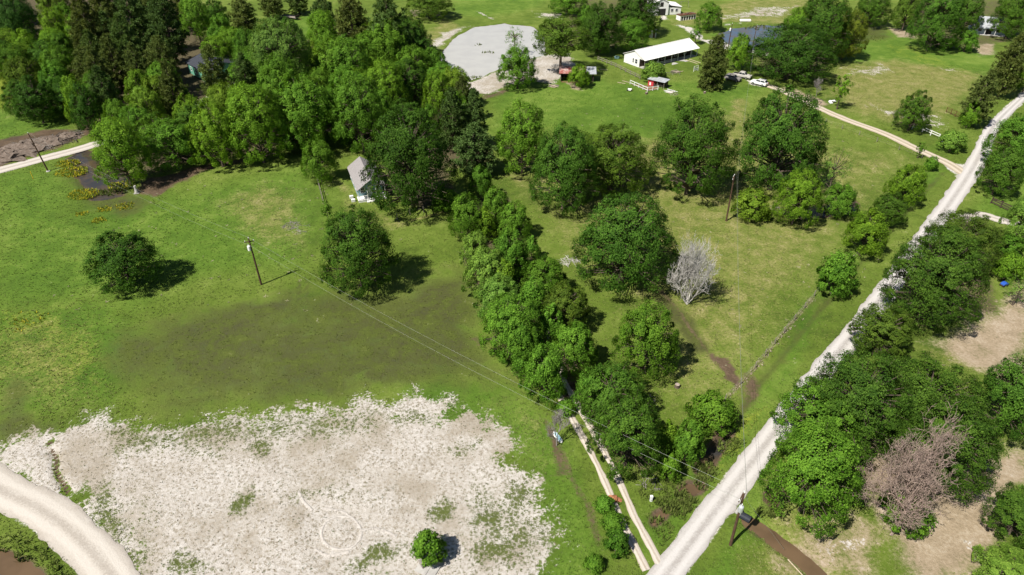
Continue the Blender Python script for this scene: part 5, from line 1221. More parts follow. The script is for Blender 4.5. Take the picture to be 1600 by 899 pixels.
ok = (rd > -.12-.35*(rng.random(len(gxs)) < .35)) & (wt > .5) & (mk['mud'] < .55)
def sel(m): return gxs[m], gys[m], zz[m]
nv = fbm(gxs, gys, 5, 91); n2 = rng.random(len(gxs))
base = lerp(np.array([[.080, .118, .016]]), np.array([[.155, .195, .036]]), np.clip(nv*1.1+.25*(n2-.5), 0, 1))
base = lerp(base, np.array([[.080, .148, .017]]), mk['lush']*.8)
base = lerp(base, np.array([[.22, .25, .03]]), mk['yel']*.7*(n2 > .4))
base = lerp(base, np.array([[.22, .205, .085]]), mk['dry']*.85)
base = lerp(base, np.array([[.085, .098, .022]]), mk['wet']*.8)
base *= rng.uniform(.75, 1.25, (len(gxs), 1))
on_sand = mk['sand'] > .5
field = ok & ~on_sand & (mk['dirt'] < .5+.5*n2-.3) & (mk['litter'] < .8) & (mk['gravel'] < .45)
tall = field & ((mk['yel'] > .35) | (vnoise(gxs, gys, 6, 5) > .72)) & (n2 > .45)
tall &= mk['wet'] < .4
short = field & ~tall & ((mk['wet'] < .35) | (n2 > .75))
x_, y_, z_ = sel(short)
tufts('grass', x_, y_, z_, rng.uniform(.05, .16, len(x_)), rng.uniform(.10, .24, len(x_)), base[short]*1.1, label='short green grass covering the fields', cat='grass')
x_, y_, z_ = sel(tall)
tufts('tall_grass', x_, y_, z_, rng.uniform(.08, .2, len(x_)), rng.uniform(.12, .26, len(x_)), base[tall]*1.25, 5, label='taller coarse grass on verges and in tussocks', cat='grass')
wd = ok & on_sand & ((n2 < .3) | (mk['veg'] > .4))
x_, y_, z_ = sel(wd)
wc = np.where(rng.random((len(x_), 1)) < .55, np.array([[.16, .125, .065]]), np.array([[.075, .105, .028]]))*rng.uniform(.7, 1.3, (len(x_), 1))
wc = lerp(wc, np.array([[.07, .125, .02]]), np.clip(mk['veg'][wd], 0, 1)*.8)
tufts('weeds', x_, y_, z_, rng.uniform(.04, .12, len(x_)), rng.uniform(.07, .16, len(x_)), wc, label='sparse low weeds dotting the pale sand', cat='weeds')

# ------------------------------------------------------------------ ANCHOR buildings
def frame(name, x, y, ang, label, cat, group=None, z=0.0):
    return empty(name, (x, y, z), math.radians(ang), label, cat, group)
def window(parent, axis_, at, u, z, w, h, out, frame_mat='white_paint'):
    """window on a wall plane; axis_ 'x': wall at x=at facing -x/+x (out sign), u along y; axis_ 'y': wall at y=at"""
    f = MB(); g = MB(); t = .06
    def bx(mb, u0, u1, z0, z1, d0, d1):
        a, b = sorted((at+out*d0, at+out*d1))
        if axis_ == 'x': mb.box(a, b, u0, u1, z0, z1)
        else: mb.box(u0, u1, a, b, z0, z1)
    bx(f, u-w/2-t, u+w/2+t, z+h, z+h+t, .003, .07); bx(f, u-w/2-t, u+w/2+t, z-t, z, .003, .09)
    bx(f, u-w/2-t, u-w/2, z, z+h, .003, .07); bx(f, u+w/2, u+w/2+t, z, z+h, .003, .07)
    bx(f, u-w/2, u+w/2, z+h/2-.025, z+h/2+.025, .02, .06)
    o = f.build('window', M[frame_mat], parent)
    bx(g, u-w/2, u+w/2, z, z+h, .004, .02)
    g.build('pane', M['glass'], o)
    return o
def door(parent, axis_, at, u, w, h, out, mat='dark_void', z=.05):
    d = MB(); a, b = sorted((at+out*.004, at+out*.06))
    if axis_ == 'x': d.box(a, b, u-w/2, u+w/2, z, z+h)
    else: d.box(u-w/2, u+w/2, a, b, z, z+h)
    o = d.build('door', M[mat], parent)
    k = MB(); kk = at+out*.09
    if axis_ == 'x': k.box(min(at+out*.06, kk), max(at+out*.06, kk), u+w*.35, u+w*.42, z+1, z+1.1)
    else: k.box(u+w*.35, u+w*.42, min(at+out*.06, kk), max(at+out*.06, kk), z+1, z+1.1)
    k.build('handle', M['chrome'], o)
    return o
def slope(parent, x0, x1, y0, z0, y1, z1, mat, th=.07, rib=None, ribmat=None, name='roof'):
    """roof plane between (y0,z0) and (y1,z1) along x"""
    o = MB().prism([(y0, z0), (y1, z1), (y1, z1+th), (y0, z0+th)], 'x', x0, x1).build(name, M[mat], parent)
    if rib:
        n = int((x1-x0)/rib); base = None
        for i in range(n+1):
            x = x0+(x1-x0)*i/n
            b = MB().prism([(y0, z0+th+.002), (y1, z1+th+.002), (y1, z1+th+.04), (y0, z0+th+.04)], 'x', -.025, .025) if base is None else None
            if base is None:
                q = b.build('rib', M[ribmat or mat], o); base = q.data
            else:
                q = link('rib', base, o)
            q.location = (min(max(x, x0+.03), x1-.03), 0, 0)
    return o

# --- white farmhouse
h = frame('farmhouse', 39.7, 205.7, 34.6, 'long white farmhouse with white metal roof and shaded front porch', 'house')
L_, W_ = 22.9, 9.0; EV, RG = 2.6, 4.5
MB().prism([(2.3, 0), (W_, 0), (W_, EV), (W_/2, RG-.05), (2.3, EV+.88)], 'x', .0, .16).build('gable_wall', M['white_paint'], h)
MB().prism([(2.3, 0), (W_, 0), (W_, EV), (W_/2, RG-.05), (2.3, EV+.88)], 'x', L_-.16, L_).build('gable_wall', M['white_paint'], h)
MB().prism([(.1, EV-.02), (2.297, EV-.02), (2.297, EV+.86), (.1, EV+.02)], 'x', .003, .14).build('gable_panel', M['white_paint'], h)
MB().box(.16, L_-.16, 2.3, 2.46, 0, EV+.9).build('front_wall', M['dark_wood'], h)  # porch shade put into this wall's dark colour
MB().box(.16, L_-.16, W_-.16, W_, 0, EV).build('back_wall', M['white_paint'], h)
slope(h, -.3, L_+.3, -.25, EV-.02, W_/2+.02, RG+.06, 'white_metal', rib=.95)
slope(h, -.3, L_+.3, W_+.35, EV-.06, W_/2-.02, RG+.06, 'white_metal', rib=.95)
MB().box(-.32, L_+.32, W_/2-.16, W_/2+.16, RG+.14, RG+.19).build('ridge_cap', M['white_metal'], h)
MB().box(0, L_, .1, 2.3, 0.02, .16).build('porch_floor', M['concrete'], h)
MB().box(0, L_, .12, .24, EV-.2, EV-.04).build('porch_beam', M['white_paint'], h)
for i in range(9):
    x = .12+i*(L_-.3)/8
    MB().box(x, x+.14, .11, .25, .165, EV-.2).build('porch_post', M['white_paint' if i else 'grey_wood'], h)
for x, w in ((3, 1.1), (6.5, 1.1), (10, 1.6), (15.5, 1.1), (19.5, 1.1)):
    window(h, 'y', 2.3, x, .9, w, 1.2, -1)
for x in (8.3, 13.2): door(h, 'y', 2.3, x, 1.0, 2.1, -1, 'dark_wood', .17)
window(h, 'x', 0, 3.6, .9, .9, 1.25, -1); window(h, 'x', 0, 4.9, .9, .5, 1.25, -1)
door(h, 'x', 0, 7.2, 1.0, 2.1, -1, 'white_paint')
# railing on the left half of the porch
for zz_ in (.55, 1.0):
    MB().box(4.2, 13.5, .14, .2, zz_, zz_+.07).build('porch_rail', M['white_paint'], h)
# patio and plank walk in front of the porch
def local_pt(o, x, y):
    a = o.rotation_euler[2]
    return (o.location.x+x*math.cos(a)-y*math.sin(a), o.location.y+x*math.sin(a)+y*math.cos(a))
q = frame('patio', *local_pt(h, 5.0, -.6), 34.6, None, None); bpy.data.objects.remove(q)
pt = MB().box(0, 11.5, -1.9, 0, -.1, .07).build('patio', M['concrete'])
x_, y_ = local_pt(h, 5.5, .05); pt.location = (x_, y_, 0); pt.rotation_euler = (0, 0, math.radians(34.6)); tag(pt, kind='structure')
for k, (dx, dy) in enumerate(((17.2, -.4), (18.6, -.4))):
    x_, y_ = local_pt(h, dx, dy)
    b = frame('garden_border', x_, y_, 34.6, ('left' if k == 0 else 'right')+' timber edging of the path before the farmhouse porch', 'edging')
    for j in range(3):
        MB().box(-.09, .09, -5.0+j*1.6, -3.45+j*1.6, -.05, .16).build('plank', M['pale_wood'], b)
def chair(x, y, ang, label, mat):
    c = frame('porch_chair', x, y, ang, label, 'chair', z=.16)
    MB().box(-.25, .25, -.25, .25, .40, .45).build('seat', M[mat], c)
    MB().box(-.25, .25, .22, .27, .45, 1.0).build('backrest', M[mat], c)
    for sx in (-.22, .22):
        for sy in (-.22, .22):
            MB().box(sx-.025, sx+.025, sy-.025, sy+.025, 0, .4).build('leg', M[mat], c)
x_, y_ = local_pt(h, 5.2, 1.2); chair(x_, y_, 34.6, 'left white chair on the farmhouse porch', 'white_paint')
x_, y_ = local_pt(h, 6.9, 1.2); chair(x_, y_, 34.6, 'right white chair on the farmhouse porch', 'white_paint')

# --- white barn with lean-to
b = frame('barn', 53.6, 271.0, 8, 'white barn with dark loft door at the top edge', 'barn')
MB().prism([(0, 0), (5.6, 0), (5.6, 4.6), (2.8, 6.0), (0, 4.6)], 'y', 0, .15).build('front_wall', M['white_paint'], b)
MB().prism([(0, 0), (5.6, 0), (5.6, 4.6), (2.8, 6.0), (0, 4.6)], 'y', 8.85, 9).build('back_wall', M['white_paint'], b)
MB().box(0, .15, .15, 8.85, 0, 4.6).build('side_wall', M['white_paint'], b)
MB().box(5.45, 5.6, .15, 8.85, 0, 4.6).build('side_wall', M['white_paint'], b)
for s_, (xa, xb) in enumerate(((-.3, 2.82), (5.9, 2.78))):
    MB().prism([(xa, 4.47), (xb, 6.02), (xb, 6.1), (xa, 4.55)], 'y', -.3, 9.3).build('roof', M['white_metal'], b)
MB().box(1.8, 4.6, -.03, -.003, 0, 2.4).build('barn_door', M['dark_void'], b)
MB().box(2.3, 3.5, -.03, -.003, 3.1, 4.7).build('loft_door', M['dark_void'], b)
MB().box(5.62, 10.8, .6, .75, 0, 2.7).build('lean_to_wall', M['white_paint'], b)
MB().box(10.65, 10.8, .75, 8, 0, 2.5).build('lean_to_wall', M['white_paint'], b)
MB().box(5.62, 10.64, 7.85, 8, 0, 2.5).build('lean_to_wall', M['white_paint'], b)
MB().prism([(5.62, 3.5), (11.1, 2.7), (11.1, 2.78), (5.62, 3.58)], 'y', .3, 8.3).build('lean_to_roof', M['white_metal'], b)
window(b, 'y', .6, 7.3, 1.1, .9, 1.0, -1); window(b, 'y', .6, 9.1, 1.1, .9, 1.0, -1)

# --- low stall shed by the barn
b = frame('stall_shed', 62.1, 263.2, 24, 'low white stall shed with a row of dark openings by the barn', 'shed')
MB().box(0, .12, 0, 2.6, 0, 1.8).build('end_wall', M['white_paint'], b)
MB().box(6.8, 6.92, 0, 2.6, 0, 1.8).build('end_wall', M['white_paint'], b)
MB().box(.12, 6.8, 2.48, 2.6, 0, 1.8).build('back_wall', M['white_paint'], b)
MB().box(.12, 6.8, 0, .1, 1.35, 1.8).build('header', M['white_paint'], b)
for i in range(6):
    x = .12+i*1.115
    MB().box(x, x+.42, 0.003, .097, 0, 1.347).build('pier', M['white_paint'], b)
MB().box(.12, 6.8, .3, .34, 0, 1.7).build('stall_back', M['dark_void'], b)
MB().box(-.2, 7.1, -.2, 2.8, 1.82, 1.9).build('roof', M['rust'], b)
for i in range(7):
    q_ = MB().box(-.7, .7, -.1, .1, 0, .12).build('roof_timber', M['dark_wood' if i % 2 else 'grey_wood'], b)
    q_.location = (.6+i*.95, 1.3+R.uniform(-.5, .5), 1.905+.002*i); q_.rotation_euler = (0, 0, R.uniform(-1.2, 1.2))
m_ = MB().box(-2, 2, -.7, .7, 0, .7).build('white_tank', M['white_paint'], bevel=.15)
m_.location = (101-15.5, 257, 0); tag(m_, 'long white trough in the grass behind the blue pond', 'trough')
m_.location = (86.0, 262.5, 0)
MB().box(-1.8, 1.8, -.55, .55, .703, .72).build('lid', M['white_metal'], m_)

# --- grey roofed cottage with white porch
c = frame('cottage', -30.4, 120.6, 110.4-90, 'small cottage with grey shingle roof, teal gable and white porch', 'house')
# local x across the gable (towards the right), y along the ridge away from the porch
MB().prism([(.25, .5), (5.35, .5), (5.35, 2.8), (2.8, 4.55), (.25, 2.8)], 'y', 1.9, 2.05).build('gable_wall', M['teal'], c)
MB().prism([(.25, .5), (5.35, .5), (5.35, 2.8), (2.8, 4.55), (.25, 2.8)], 'y', 11.2, 11.35).build('gable_wall', M['teal'], c)
MB().box(.25, .4, 2.05, 11.2, .5, 2.8).build('side_wall', M['teal'], c)
MB().box(5.2, 5.35, 2.05, 11.2, .5, 2.8).build('side_wall', M['teal'], c)
MB().box(.3, 5.3, 2.0, 11.3, 0, .497).build('foundation', M['concrete'], c)
for xa, xb in ((-.1, 2.82), (5.7, 2.78)):
    r_ = MB().prism([(xa, 2.62), (xb, 4.62), (xb, 4.7), (xa, 2.7)], 'y', -.2, 11.6).build('roof', M['shingle'], c)
    n = 9; base = None
    for i in range(n):
        t0 = i/n; t1 = (i+1)/n
        A0 = (xa+(xb-xa)*t0, 2.703+2*t0); B0 = (xa+(xb-xa)*t1, 2.703+2*t1)
        MB().prism([A0, B0, (B0[0], B0[1]+.006), (A0[0], A0[1]+.03)], 'y', -.2, 11.6).build('shingle_course', M['shingle'], r_)
MB().box(.0, 5.6, 0.0, 1.897, .38, .5).build('porch_deck', M['white_paint'], c)
MB().box(.05, 5.55, .03, .1, 0, .377).build('porch_skirt', M['white_paint'], c)
for x in (.1, 1.9, 3.6, 5.4):
    MB().box(x, x+.12, .05, .17, .503, 2.65).build('porch_post', M['white_paint'], c)
for x0_, x1_ in ((.22, 1.9), (3.72, 5.4)):
    MB().box(x0_, x1_, .08, .14, 1.3, 1.37).build('porch_rail', M['white_paint'], c)
    for k in range(6):
        xx = x0_+.12+(x1_-x0_-.24)*k/5
        MB().box(xx-.02, xx+.02, .09, .13, .503, 1.297).build('baluster', M['white_paint'], c)
MB().box(1.6, 4.0, -.45, -.003, 0, .2).build('step', M['white_paint'], c)
door(c, 'y', 1.9, 2.8, .95, 2.0, -1, 'white_paint', .52)
window(c, 'y', 1.9, 1.3, 1.2, .8, 1.0, -1); window(c, 'y', 1.9, 4.3, 1.2, .8, 1.0, -1)
for y in (4, 7, 9.6): window(c, 'x', .25, y, 1.2, .9, 1.1, -1)
for k, (x, y) in enumerate(((-1.0, 2.6), (-.9, 1.0))):
    x_, y_ = local_pt(c, x, y)
    s_ = frame('storage_box', x_, y_, 20, ('upper' if k == 0 else 'lower')+' white storage box beside the cottage porch', 'box')
    MB().box(-.35, .35, -.25, .25, 0, .5).build('body', M['white_paint'], s_); MB().box(-.37, .37, -.27, .27, .503, .56).build('lid', M['insul'], s_)

# --- green walled shed in the wood
g_ = frame('green_shed', -96.2, 202.9, -47.7, 'green walled shed with dark roof showing between the pines', 'shed')
# local x along the eave, y into the building
MB().box(.2, 14, .2, .35, 0, 3.0).build('side_wall', M['green_wall'], g_)
MB().box(.2, 14, 11.65, 11.8, 0, 3.0).build('side_wall', M['green_wall'], g_)
for x in (.2, 13.85):
    MB().prism([(.353, 0), (11.647, 0), (11.647, 3.0), (6, 4.75), (.353, 3.0)], 'x', x, x+.15).build('gable_wall', M['green_wall'], g_)
slope(g_, -.2, 14.4, -.1, 2.9, 6.02, 4.85, 'dark_shingle', rib=1.2)
slope(g_, -.2, 14.4, 12.1, 2.9, 5.98, 4.85, 'dark_shingle', rib=1.2)
MB().tube([(1.0, 6.3, 4.7), (1.0, 6.3, 5.9)], .22, 8).build('vent_pipe', M['white_paint'], g_)
window(g_, 'y', .2, 3, 1.2, 1.0, 1.0, -1); window(g_, 'y', .2, 7, 1.2, 1.0, 1.0, -1)

# --- flat trailer at the top of the wood
tr = frame('flat_trailer', -86.0, 268.2, -29, 'long grey flatbed trailer in the clearing at the top', 'trailer')
MB().box(0, 7.6, -1.1, 1.1, .75, .95).build('bed', M['grey_wood'], tr)
MB().box(7.4, 7.55, -1.1, 1.1, .953, 1.7).build('headboard', M['dark_wood'], tr)
MB().bar((7.6, 0, .7), (9.2, 0, .5), .14).build('tongue', M['rust'], tr)
for x in (2.0, 3.1):
    for sy in (-1.0, 1.0):
        w_ = MB().tube([(x, sy-.12, .42), (x, sy+.12, .42)], .42, 12).build('wheel', M['rubber'], tr)
        MB().tube([(x, sy-.125, .42), (x, sy+.125, .42)], .2, 10).build('rim', M['chrome'], w_)

# --- house hidden top right
b = frame('hidden_house', 160.5, 246.0, -20, 'pale blue white house half hidden by trees at top right', 'house')
MB().box(0, 10, 0, .15, 0, 3).build('front_wall', M['bluewhite'], b)
MB().box(0, 10, 7.85, 8, 0, 3).build('back_wall', M['bluewhite'], b)
for x in (0, 9.85):
    MB().prism([(.153, 0), (7.847, 0), (7.847, 3), (4, 4.9), (.153, 3)], 'x', x, x+.15).build('gable_wall', M['bluewhite'], b)
slope(b, -.4, 10.4, -1.6, 2.25, 4.02, 5.0, 'galv', rib=1.0)  # darker grey on both roof slopes stands in for tree shade
slope(b, -.4, 10.4, 8.4, 2.85, 3.98, 5.0, 'galv', rib=1.0)
for x in (.3, 3.4, 6.5, 9.6): MB().box(x-.07, x+.07, -1.4, -1.26, 0, 2.3).build('porch_post', M['white_paint'], b)
MB().box(0, 10, -1.5, -.003, 0, .15).build('porch_floor', M['concrete'], b)
window(b, 'y', 0, 2, 1, 1.1, 1.2, -1); window(b, 'y', 0, 7.5, 1, 1.1, 1.2, -1); door(b, 'y', 0, 4.8, 1.8, 2.3, -1, 'dark_void', .16)

# --- little grey outhouse behind the farmhouse
b = frame('outhouse', 47.6, 240.0, 20, 'tiny grey outhouse left of its dark shadow behind the farmhouse', 'shed')
MB().box(0, 1.8, 0, 2.2, 0, 2.2).build('wall', M['galv'], b)
MB().prism([(-.2, 2.2), (2.0, 2.5), (2.0, 2.56), (-.2, 2.26)], 'y', -.2, 2.4).build('roof', M['galv'], b)
door(b, 'y', 0, .9, .8, 1.8, -1, 'dark_wood')

# --- rusty open shed
b = frame('open_shed', 14.0, 194.6, -4, 'open sided shed with rusty red sheet roof in the pasture', 'shed')
posts = [(0, 0), (0, 4.0), (4.6, 0), (4.6, 4.0), (9.2, 0), (9.2, 4.0)]
for x, y in posts:
    MB().box(x-.1, x+.1, y-.1, y+.1, -.2, 2.35+.11*y).build('post', M['dark_wood'], b)
for y in (0, 4.0): MB().box(-.2, 9.5, y-.07, y+.07, 2.36+.11*y, 2.5+.11*y).build('beam', M['dark_wood'], b)
for i in range(11):
    x = -.5+i*.96
    o_ = MB().prism([(-.6, 2.44+R.uniform(0, .03)), (4.6, 3.02), (4.6, 3.05), (-.6, 2.48+R.uniform(0, .03))], 'x', x, x+.94)
    o_.build('roof_sheet', M['rust_roof' if i < 8 else 'galv'], b)
MB().box(.1, 4.3, 3.9, 3.97, .0, 2.6).build('back_board', M['dark_wood'], b)
MB().box(.0, .06, .1, 3.9, .0, 1.6).build('end_board', M['dark_wood'], b)
MB().box(.2, 9, -.9, -.5, -.05, .22).build('feed_trough', M['brown_floor'], b)

# --- hen house with run
b = frame('hen_house', 38.4, 191.0, -38, 'small red hen house with grey sheet roof', 'hen house')
MB().box(0, 1.7, 0, 1.6, .1, 1.75).build('red_box', M['red_paint'], b)
MB().box(.45, .95, -.03, -.003, .3, 1.1).build('hatch', M['white_paint'], b)
for x, y in ((2.9, .1), (4.9, .1), (2.9, 2.4), (4.9, 2.4)):
    MB().box(x-.06, x+.06, y-.06, y+.06, -.2, 1.85).build('post', M['grey_wood'], b)
MB().box(1.9, 5.0, 2.3, 2.36, 0, 1.7).build('back_board', M['dark_wood'], b)
for i in range(6):
    x = -.2+i*.92
    MB().prism([(-.4, 1.93), (2.8, 2.1), (2.8, 2.13), (-.4, 1.96)], 'x', x, x+.9).build('roof_sheet', M['galv'], b)
for i in range(5):
    MB().box(1.9+i*.6, 1.98+i*.6, .0, .07, .0, 1.0).build('slat', M['grey_wood'], b)
rn = empty('hen_run', (0, 0, 0), 0, 'white board fence of the hen run', 'fence')
def rail_fence(root, pts, h, mat, rails=(.5, .9), post=.1, step=2.0, rw=.04, rh=.12):
    for (ax, ay), (bx_, by_) in zip(pts[:-1], pts[1:]):
        L = math.hypot(bx_-ax, by_-ay); n = max(1, round(L/step))
        for i in range(n+1):
            f = i/n; x = ax+(bx_-ax)*f; y = ay+(by_-ay)*f
            o = MB().box(-post/2, post/2, -post/2, post/2, -.3, h*R.uniform(.96, 1.05)).build('post', M[mat], root)
            o.location = (x, y, 0); o.rotation_euler = (R.uniform(-.03, .03), R.uniform(-.03, .03), math.atan2(by_-ay, bx_-ax))
            if i < n:
                x2 = ax+(bx_-ax)*(i+1)/n; y2 = ay+(by_-ay)*(i+1)/n
                for zr in rails:
                    nxv = Vector((-(by_-ay), bx_-ax, 0))/L*(post/2+rw/2+.004)
                    MB().bar(Vector((x, y, zr+R.uniform(-.03, .03)))+nxv, Vector((x2, y2, zr+R.uniform(-.03, .03)))+nxv, rw, rh).build('rail', M[mat], root)
rail_fence(rn, [(33.6, 192.3), (37.5, 186.0), (40.6, 187.3)], 1.2, 'white_paint', (.35, 1.05), .14, 1.9, .05, .16)
o_ = MB().prism([(33.9, 192.2), (37.6, 186.3), (40.3, 187.6), (40.9, 189.2), (38.4, 190.9)], 'z', -.1, .06).build('run_floor', M['brown_floor'], rn)

# --- fences
def fence_at(name, label, pts, h, mat, rails, post, step, rw=.04, rh=.1):
    e = empty(name, (pts[0][0], pts[0][1], 0), 0, label, 'fence')
    q = [(x-pts[0][0], y-pts[0][1]) for x, y in pts]
    rail_fence(e, q, h, mat, rails, post, step, rw, rh)
    return e
def PX(lst): return lst
fence_at('yard_fence', 'grey wooden rail fence between farmhouse yard and pasture', FENCE['yard'], 1.2, 'grey_wood', (.45, 1.0), .14, 2.4, .06, .14)
fence_at('yard_fence', 'short grey rail fence beside the hen house bush', FENCE['yard2'], 1.1, 'grey_wood', (.5, .95), .12, 2.0)
fence_at('rail_fence', 'white rail fence along the ranch drive by the lone tree', FENCE['white'], 1.2, 'white_paint', (.55, 1.05), .16, 2.6, .05, .16)
fence_at('pipe_gate', 'rusty brown gate panel at the far field corner', FENCE['gate'], 1.5, 'rust', (.3, .6, .9, 1.2, 1.45), .1, 1.6, .05, .05)
fence_at('plank_fence', 'brown plank fence panel by the road under the right trees', FENCE['plank'], 1.4, 'dark_wood', (.35, .75, 1.15), .16, 2.2, .05, .22)
fence_at('post_fence', 'row of grey fence posts below the huge cottage tree', FENCE['posts'], 1.3, 'grey_wood', (.9,), .13, 3.1, .02, .02)
fence_at('post_fence', 'old grey fence left of the cottage', FENCE['cott'], 1.2, 'grey_wood', (.4, .9), .12, 2.0, .04, .14)
fence_at('wire_fence', 'long wire fence with brush grown along the roadside pasture', FENCE['road'], 1.15, 'grey_wood', (.4, .75, 1.05), .11, 3.6, .015, .015)
fence_at('wire_fence', 'wire fence with thin posts along the ranch drive', FENCE['ranch'], 1.1, 'grey_wood', (.5, .95), .1, 4.5, .015, .015)
fence_at('field_fence', 'far dark fence at the left edge below the yellow field', FENCE['left'], 1.1, 'dark_wood', (.4, .8), .14, 3.0, .05, .08)
w_ = frame('garden_gate', *FENCE['arch'][0], 30, 'small white frame gate standing before the farmhouse lawn', 'gate')
for x in (0, 1.6): MB().box(x-.06, x+.06, -.06, .06, 0, 1.6).build('post', M['white_paint'], w_)
for z in (.3, .9, 1.52): MB().box(.063, 1.537, -.04, .04, z, z+.08).build('bar', M['white_paint'], w_)
MB().box(.2, 1.4, -.02, .02, .385, .895).build('panel', M['galv'], w_)

# --- vehicles
def car(name, x, y, ang, label, cat, paint, kind='suv'):
    c = frame(name, x, y, ang, label, cat)
    if kind == 'suv':
        body = [(-2.3, .38), (2.3, .38), (2.36, .6), (2.3, .98), (1.15, 1.08), (-2.2, 1.12), (-2.36, .9), (-2.36, .55)]
        cab = [(1.05, 1.085), (.35, 1.62), (-.4, 1.72), (-1.75, 1.68), (-2.18, 1.125)]
        gl = [(.92, 1.14), (.34, 1.57), (-1.68, 1.62), (-2.02, 1.15)]
    else:
        body = [(-2.7, .5), (2.6, .5), (2.66, .75), (2.6, 1.1), (1.3, 1.17), (-2.65, 1.17), (-2.72, .85)]
        cab = [(1.25, 1.173), (.6, 1.75), (-.1, 1.85), (-.75, 1.8), (-.95, 1.173)]
        gl = [(1.1, 1.22), (.58, 1.7), (-.68, 1.75), (-.8, 1.22)]
    b_ = MB().prism(body, 'y', -.9, .9).build('body', M[paint], c, bevel=.07)
    MB().prism(cab, 'y', -.76, .76).build('cabin', M[paint], c, bevel=.06)
    for s_ in (-1, 1):
        a0, a1 = sorted((s_*.762, s_*.775))
        o = MB().prism(gl, 'y', a0, a1).build('side_window', M['glass'], c)
        xm = sum(p[0] for p in gl)/4
        p0, p1 = sorted((s_*.776, s_*.785))
        MB().box(xm-.05, xm+.05, p0, p1, gl[0][1]-.02, gl[1][1]+.04).build('pillar', M[paint], o)
    f0, f1 = cab[0], cab[1]
    dx_, dz_ = f1[0]-f0[0], f1[1]-f0[1]; k_ = math.hypot(dx_, dz_); ox, oz = dz_/k_*.075, -dx_/k_*.075
    MB().quad((f0[0]+dx_*.12+ox, -.68, f0[1]+dz_*.12+oz), (f0[0]+dx_*.12+ox, .68, f0[1]+dz_*.12+oz), (f0[0]+dx_*.9+ox, .62, f0[1]+dz_*.9+oz), (f0[0]+dx_*.9+ox, -.62, f0[1]+dz_*.9+oz)).build('windscreen', M['glass'], c)
    r0, r1 = cab[-2], cab[-1]
    MB().quad((r0[0]-.06, -.62, r0[1]-.05), (r0[0]-.06, .62, r0[1]-.05), (r1[0]-.0, .66, r1[1]+.08), (r1[0]-.0, -.66, r1[1]+.08)).build('rear_window', M['glass'], c)
    fx = body[1][0]
    for s_ in (-1, 1):
        MB().box(fx+.03, fx+.09, s_*.62-.2, s_*.62+.2, .68, .86).build('headlight', M['chrome'], c)
        MB().box(-fx-.14, -fx-.04, s_*.72-.1, s_*.72+.1, .75, 1.0).build('tail_light', M['lamp_red'], c)
        for wx_ in (1.45, -1.42):
            w = MB().tube([(wx_, s_*.93-.11, .36), (wx_, s_*.93+.0, .36), (wx_, s_*.93+.02*s_, .36)] if False else [(wx_, s_*.82, .36), (wx_, s_*.94, .36)], .36, 14).build('wheel', M['rubber'], c)
            MB().tube([(wx_, s_*.941, .36), (wx_, s_*.952, .36)], .2, 10).build('rim', M['chrome'], w)
    if kind == 'suv':
        for s_ in (-1, 1): MB().box(-1.6, .2, s_*.6-.025, s_*.6+.025, 1.74, 1.79).build('roof_rail', M['rubber'], c)
    else:
        MB().box(-2.55, -1.05, -.72, .72, 1.174, 1.185).build('truck_bed', M['dark_void'], c)
    MB().box(fx+.05, fx+.12, -.6, .6, .45, .6).build('bumper', M['rubber'], c)
    return c
car('parked_car', 70.0, 191.6, 136, 'white car parked at the end of the ranch drive', 'car', 'car_white')
car('parked_car', 66.9, 197.8, -35, 'silver pickup parked in the shade nearest the white car', 'pickup', 'car_silver', 'pickup')
car('parked_car', 63.6, 195.6, -38, 'grey car parked in the shade beside the dark conifer', 'car', 'car_grey')

# --- poles and wires
def utility_pole(x, y, hgt, label, lean=(0, 0), transformer=0, cross=True, az=0.0, base=False):
    p = frame('utility_pole', x, y, az, label, 'utility pole')
    top = (lean[0], lean[1], hgt)
    MB().tube([(0, 0, -.4), (lean[0]*.5, lean[1]*.5, hgt*.5), top], [.17, .14, .10], 9).build('post', M['pole_wood'], p)
    MB().tube([(0, 0, hgt), (0, 0, hgt+.16), (0, 0, hgt+.24)], [.05, .07, .03], 7).build('insulator', M['insul'], p).location = (lean[0], lean[1], 0)
    if cross:
        a = MB().box(-.75, .75, .1, .2, hgt-.75, hgt-.62).build('crossarm', M['pole_wood'], p); a.location = (lean[0], lean[1], 0)
        for sx in (-.65, .65):
            MB().tube([(sx, .15, hgt-.62), (sx, .15, hgt-.45), (sx, .15, hgt-.38)], [.04, .06, .03], 7).build('insulator', M['insul'], a)
    if transformer:
        tz = hgt-2.2
        o = MB().lathe([(.10, 0), (.24, .03), (.26, .12), (.26, .78), (.22, .86), (.06, .92)], 12, (-.42, 0, tz)).build('transformer', M['insul' if transformer == 1 else 'galv'], p)
        MB().tube([(-.42, 0, tz+.9), (-.42, 0, tz+1.2)], .05, 6).build('bushing', M['insul'], o)
    if base:
        MB().lathe([(.45, -.1), (.42, .12), (.2, .2)], 9).build('footing', M['concrete'], p)
    return p
utility_pole(-41.2, 92.2, 8.9, 'dark utility pole with white transformer in the left field', (-.15, 0), 1, True, 20)
utility_pole(-100.1, 135.1, 8.6, 'leaning utility pole beside the brush heaps and white drive', (-1.0, .2), 0, False, 0, True)
utility_pole(40.7, 113.5, 9.3, 'reddish utility pole standing in the middle pasture', (.3, .2), 0, True, 70)
utility_pole(23.2, 43.7, 8.3, 'utility pole by the creek at the bottom road edge', (.1, .2), 2, True, 55)
utility_pole(69.7, 224.7, 8.5, 'utility pole with lamp beside the blue pond, left of the pair', (0, 0), 1, False, 30)
utility_pole(74.6, 216.4, 10.0, 'taller utility pole by the blue pond, right of the pair', (.2, 0), 0, True, 30)
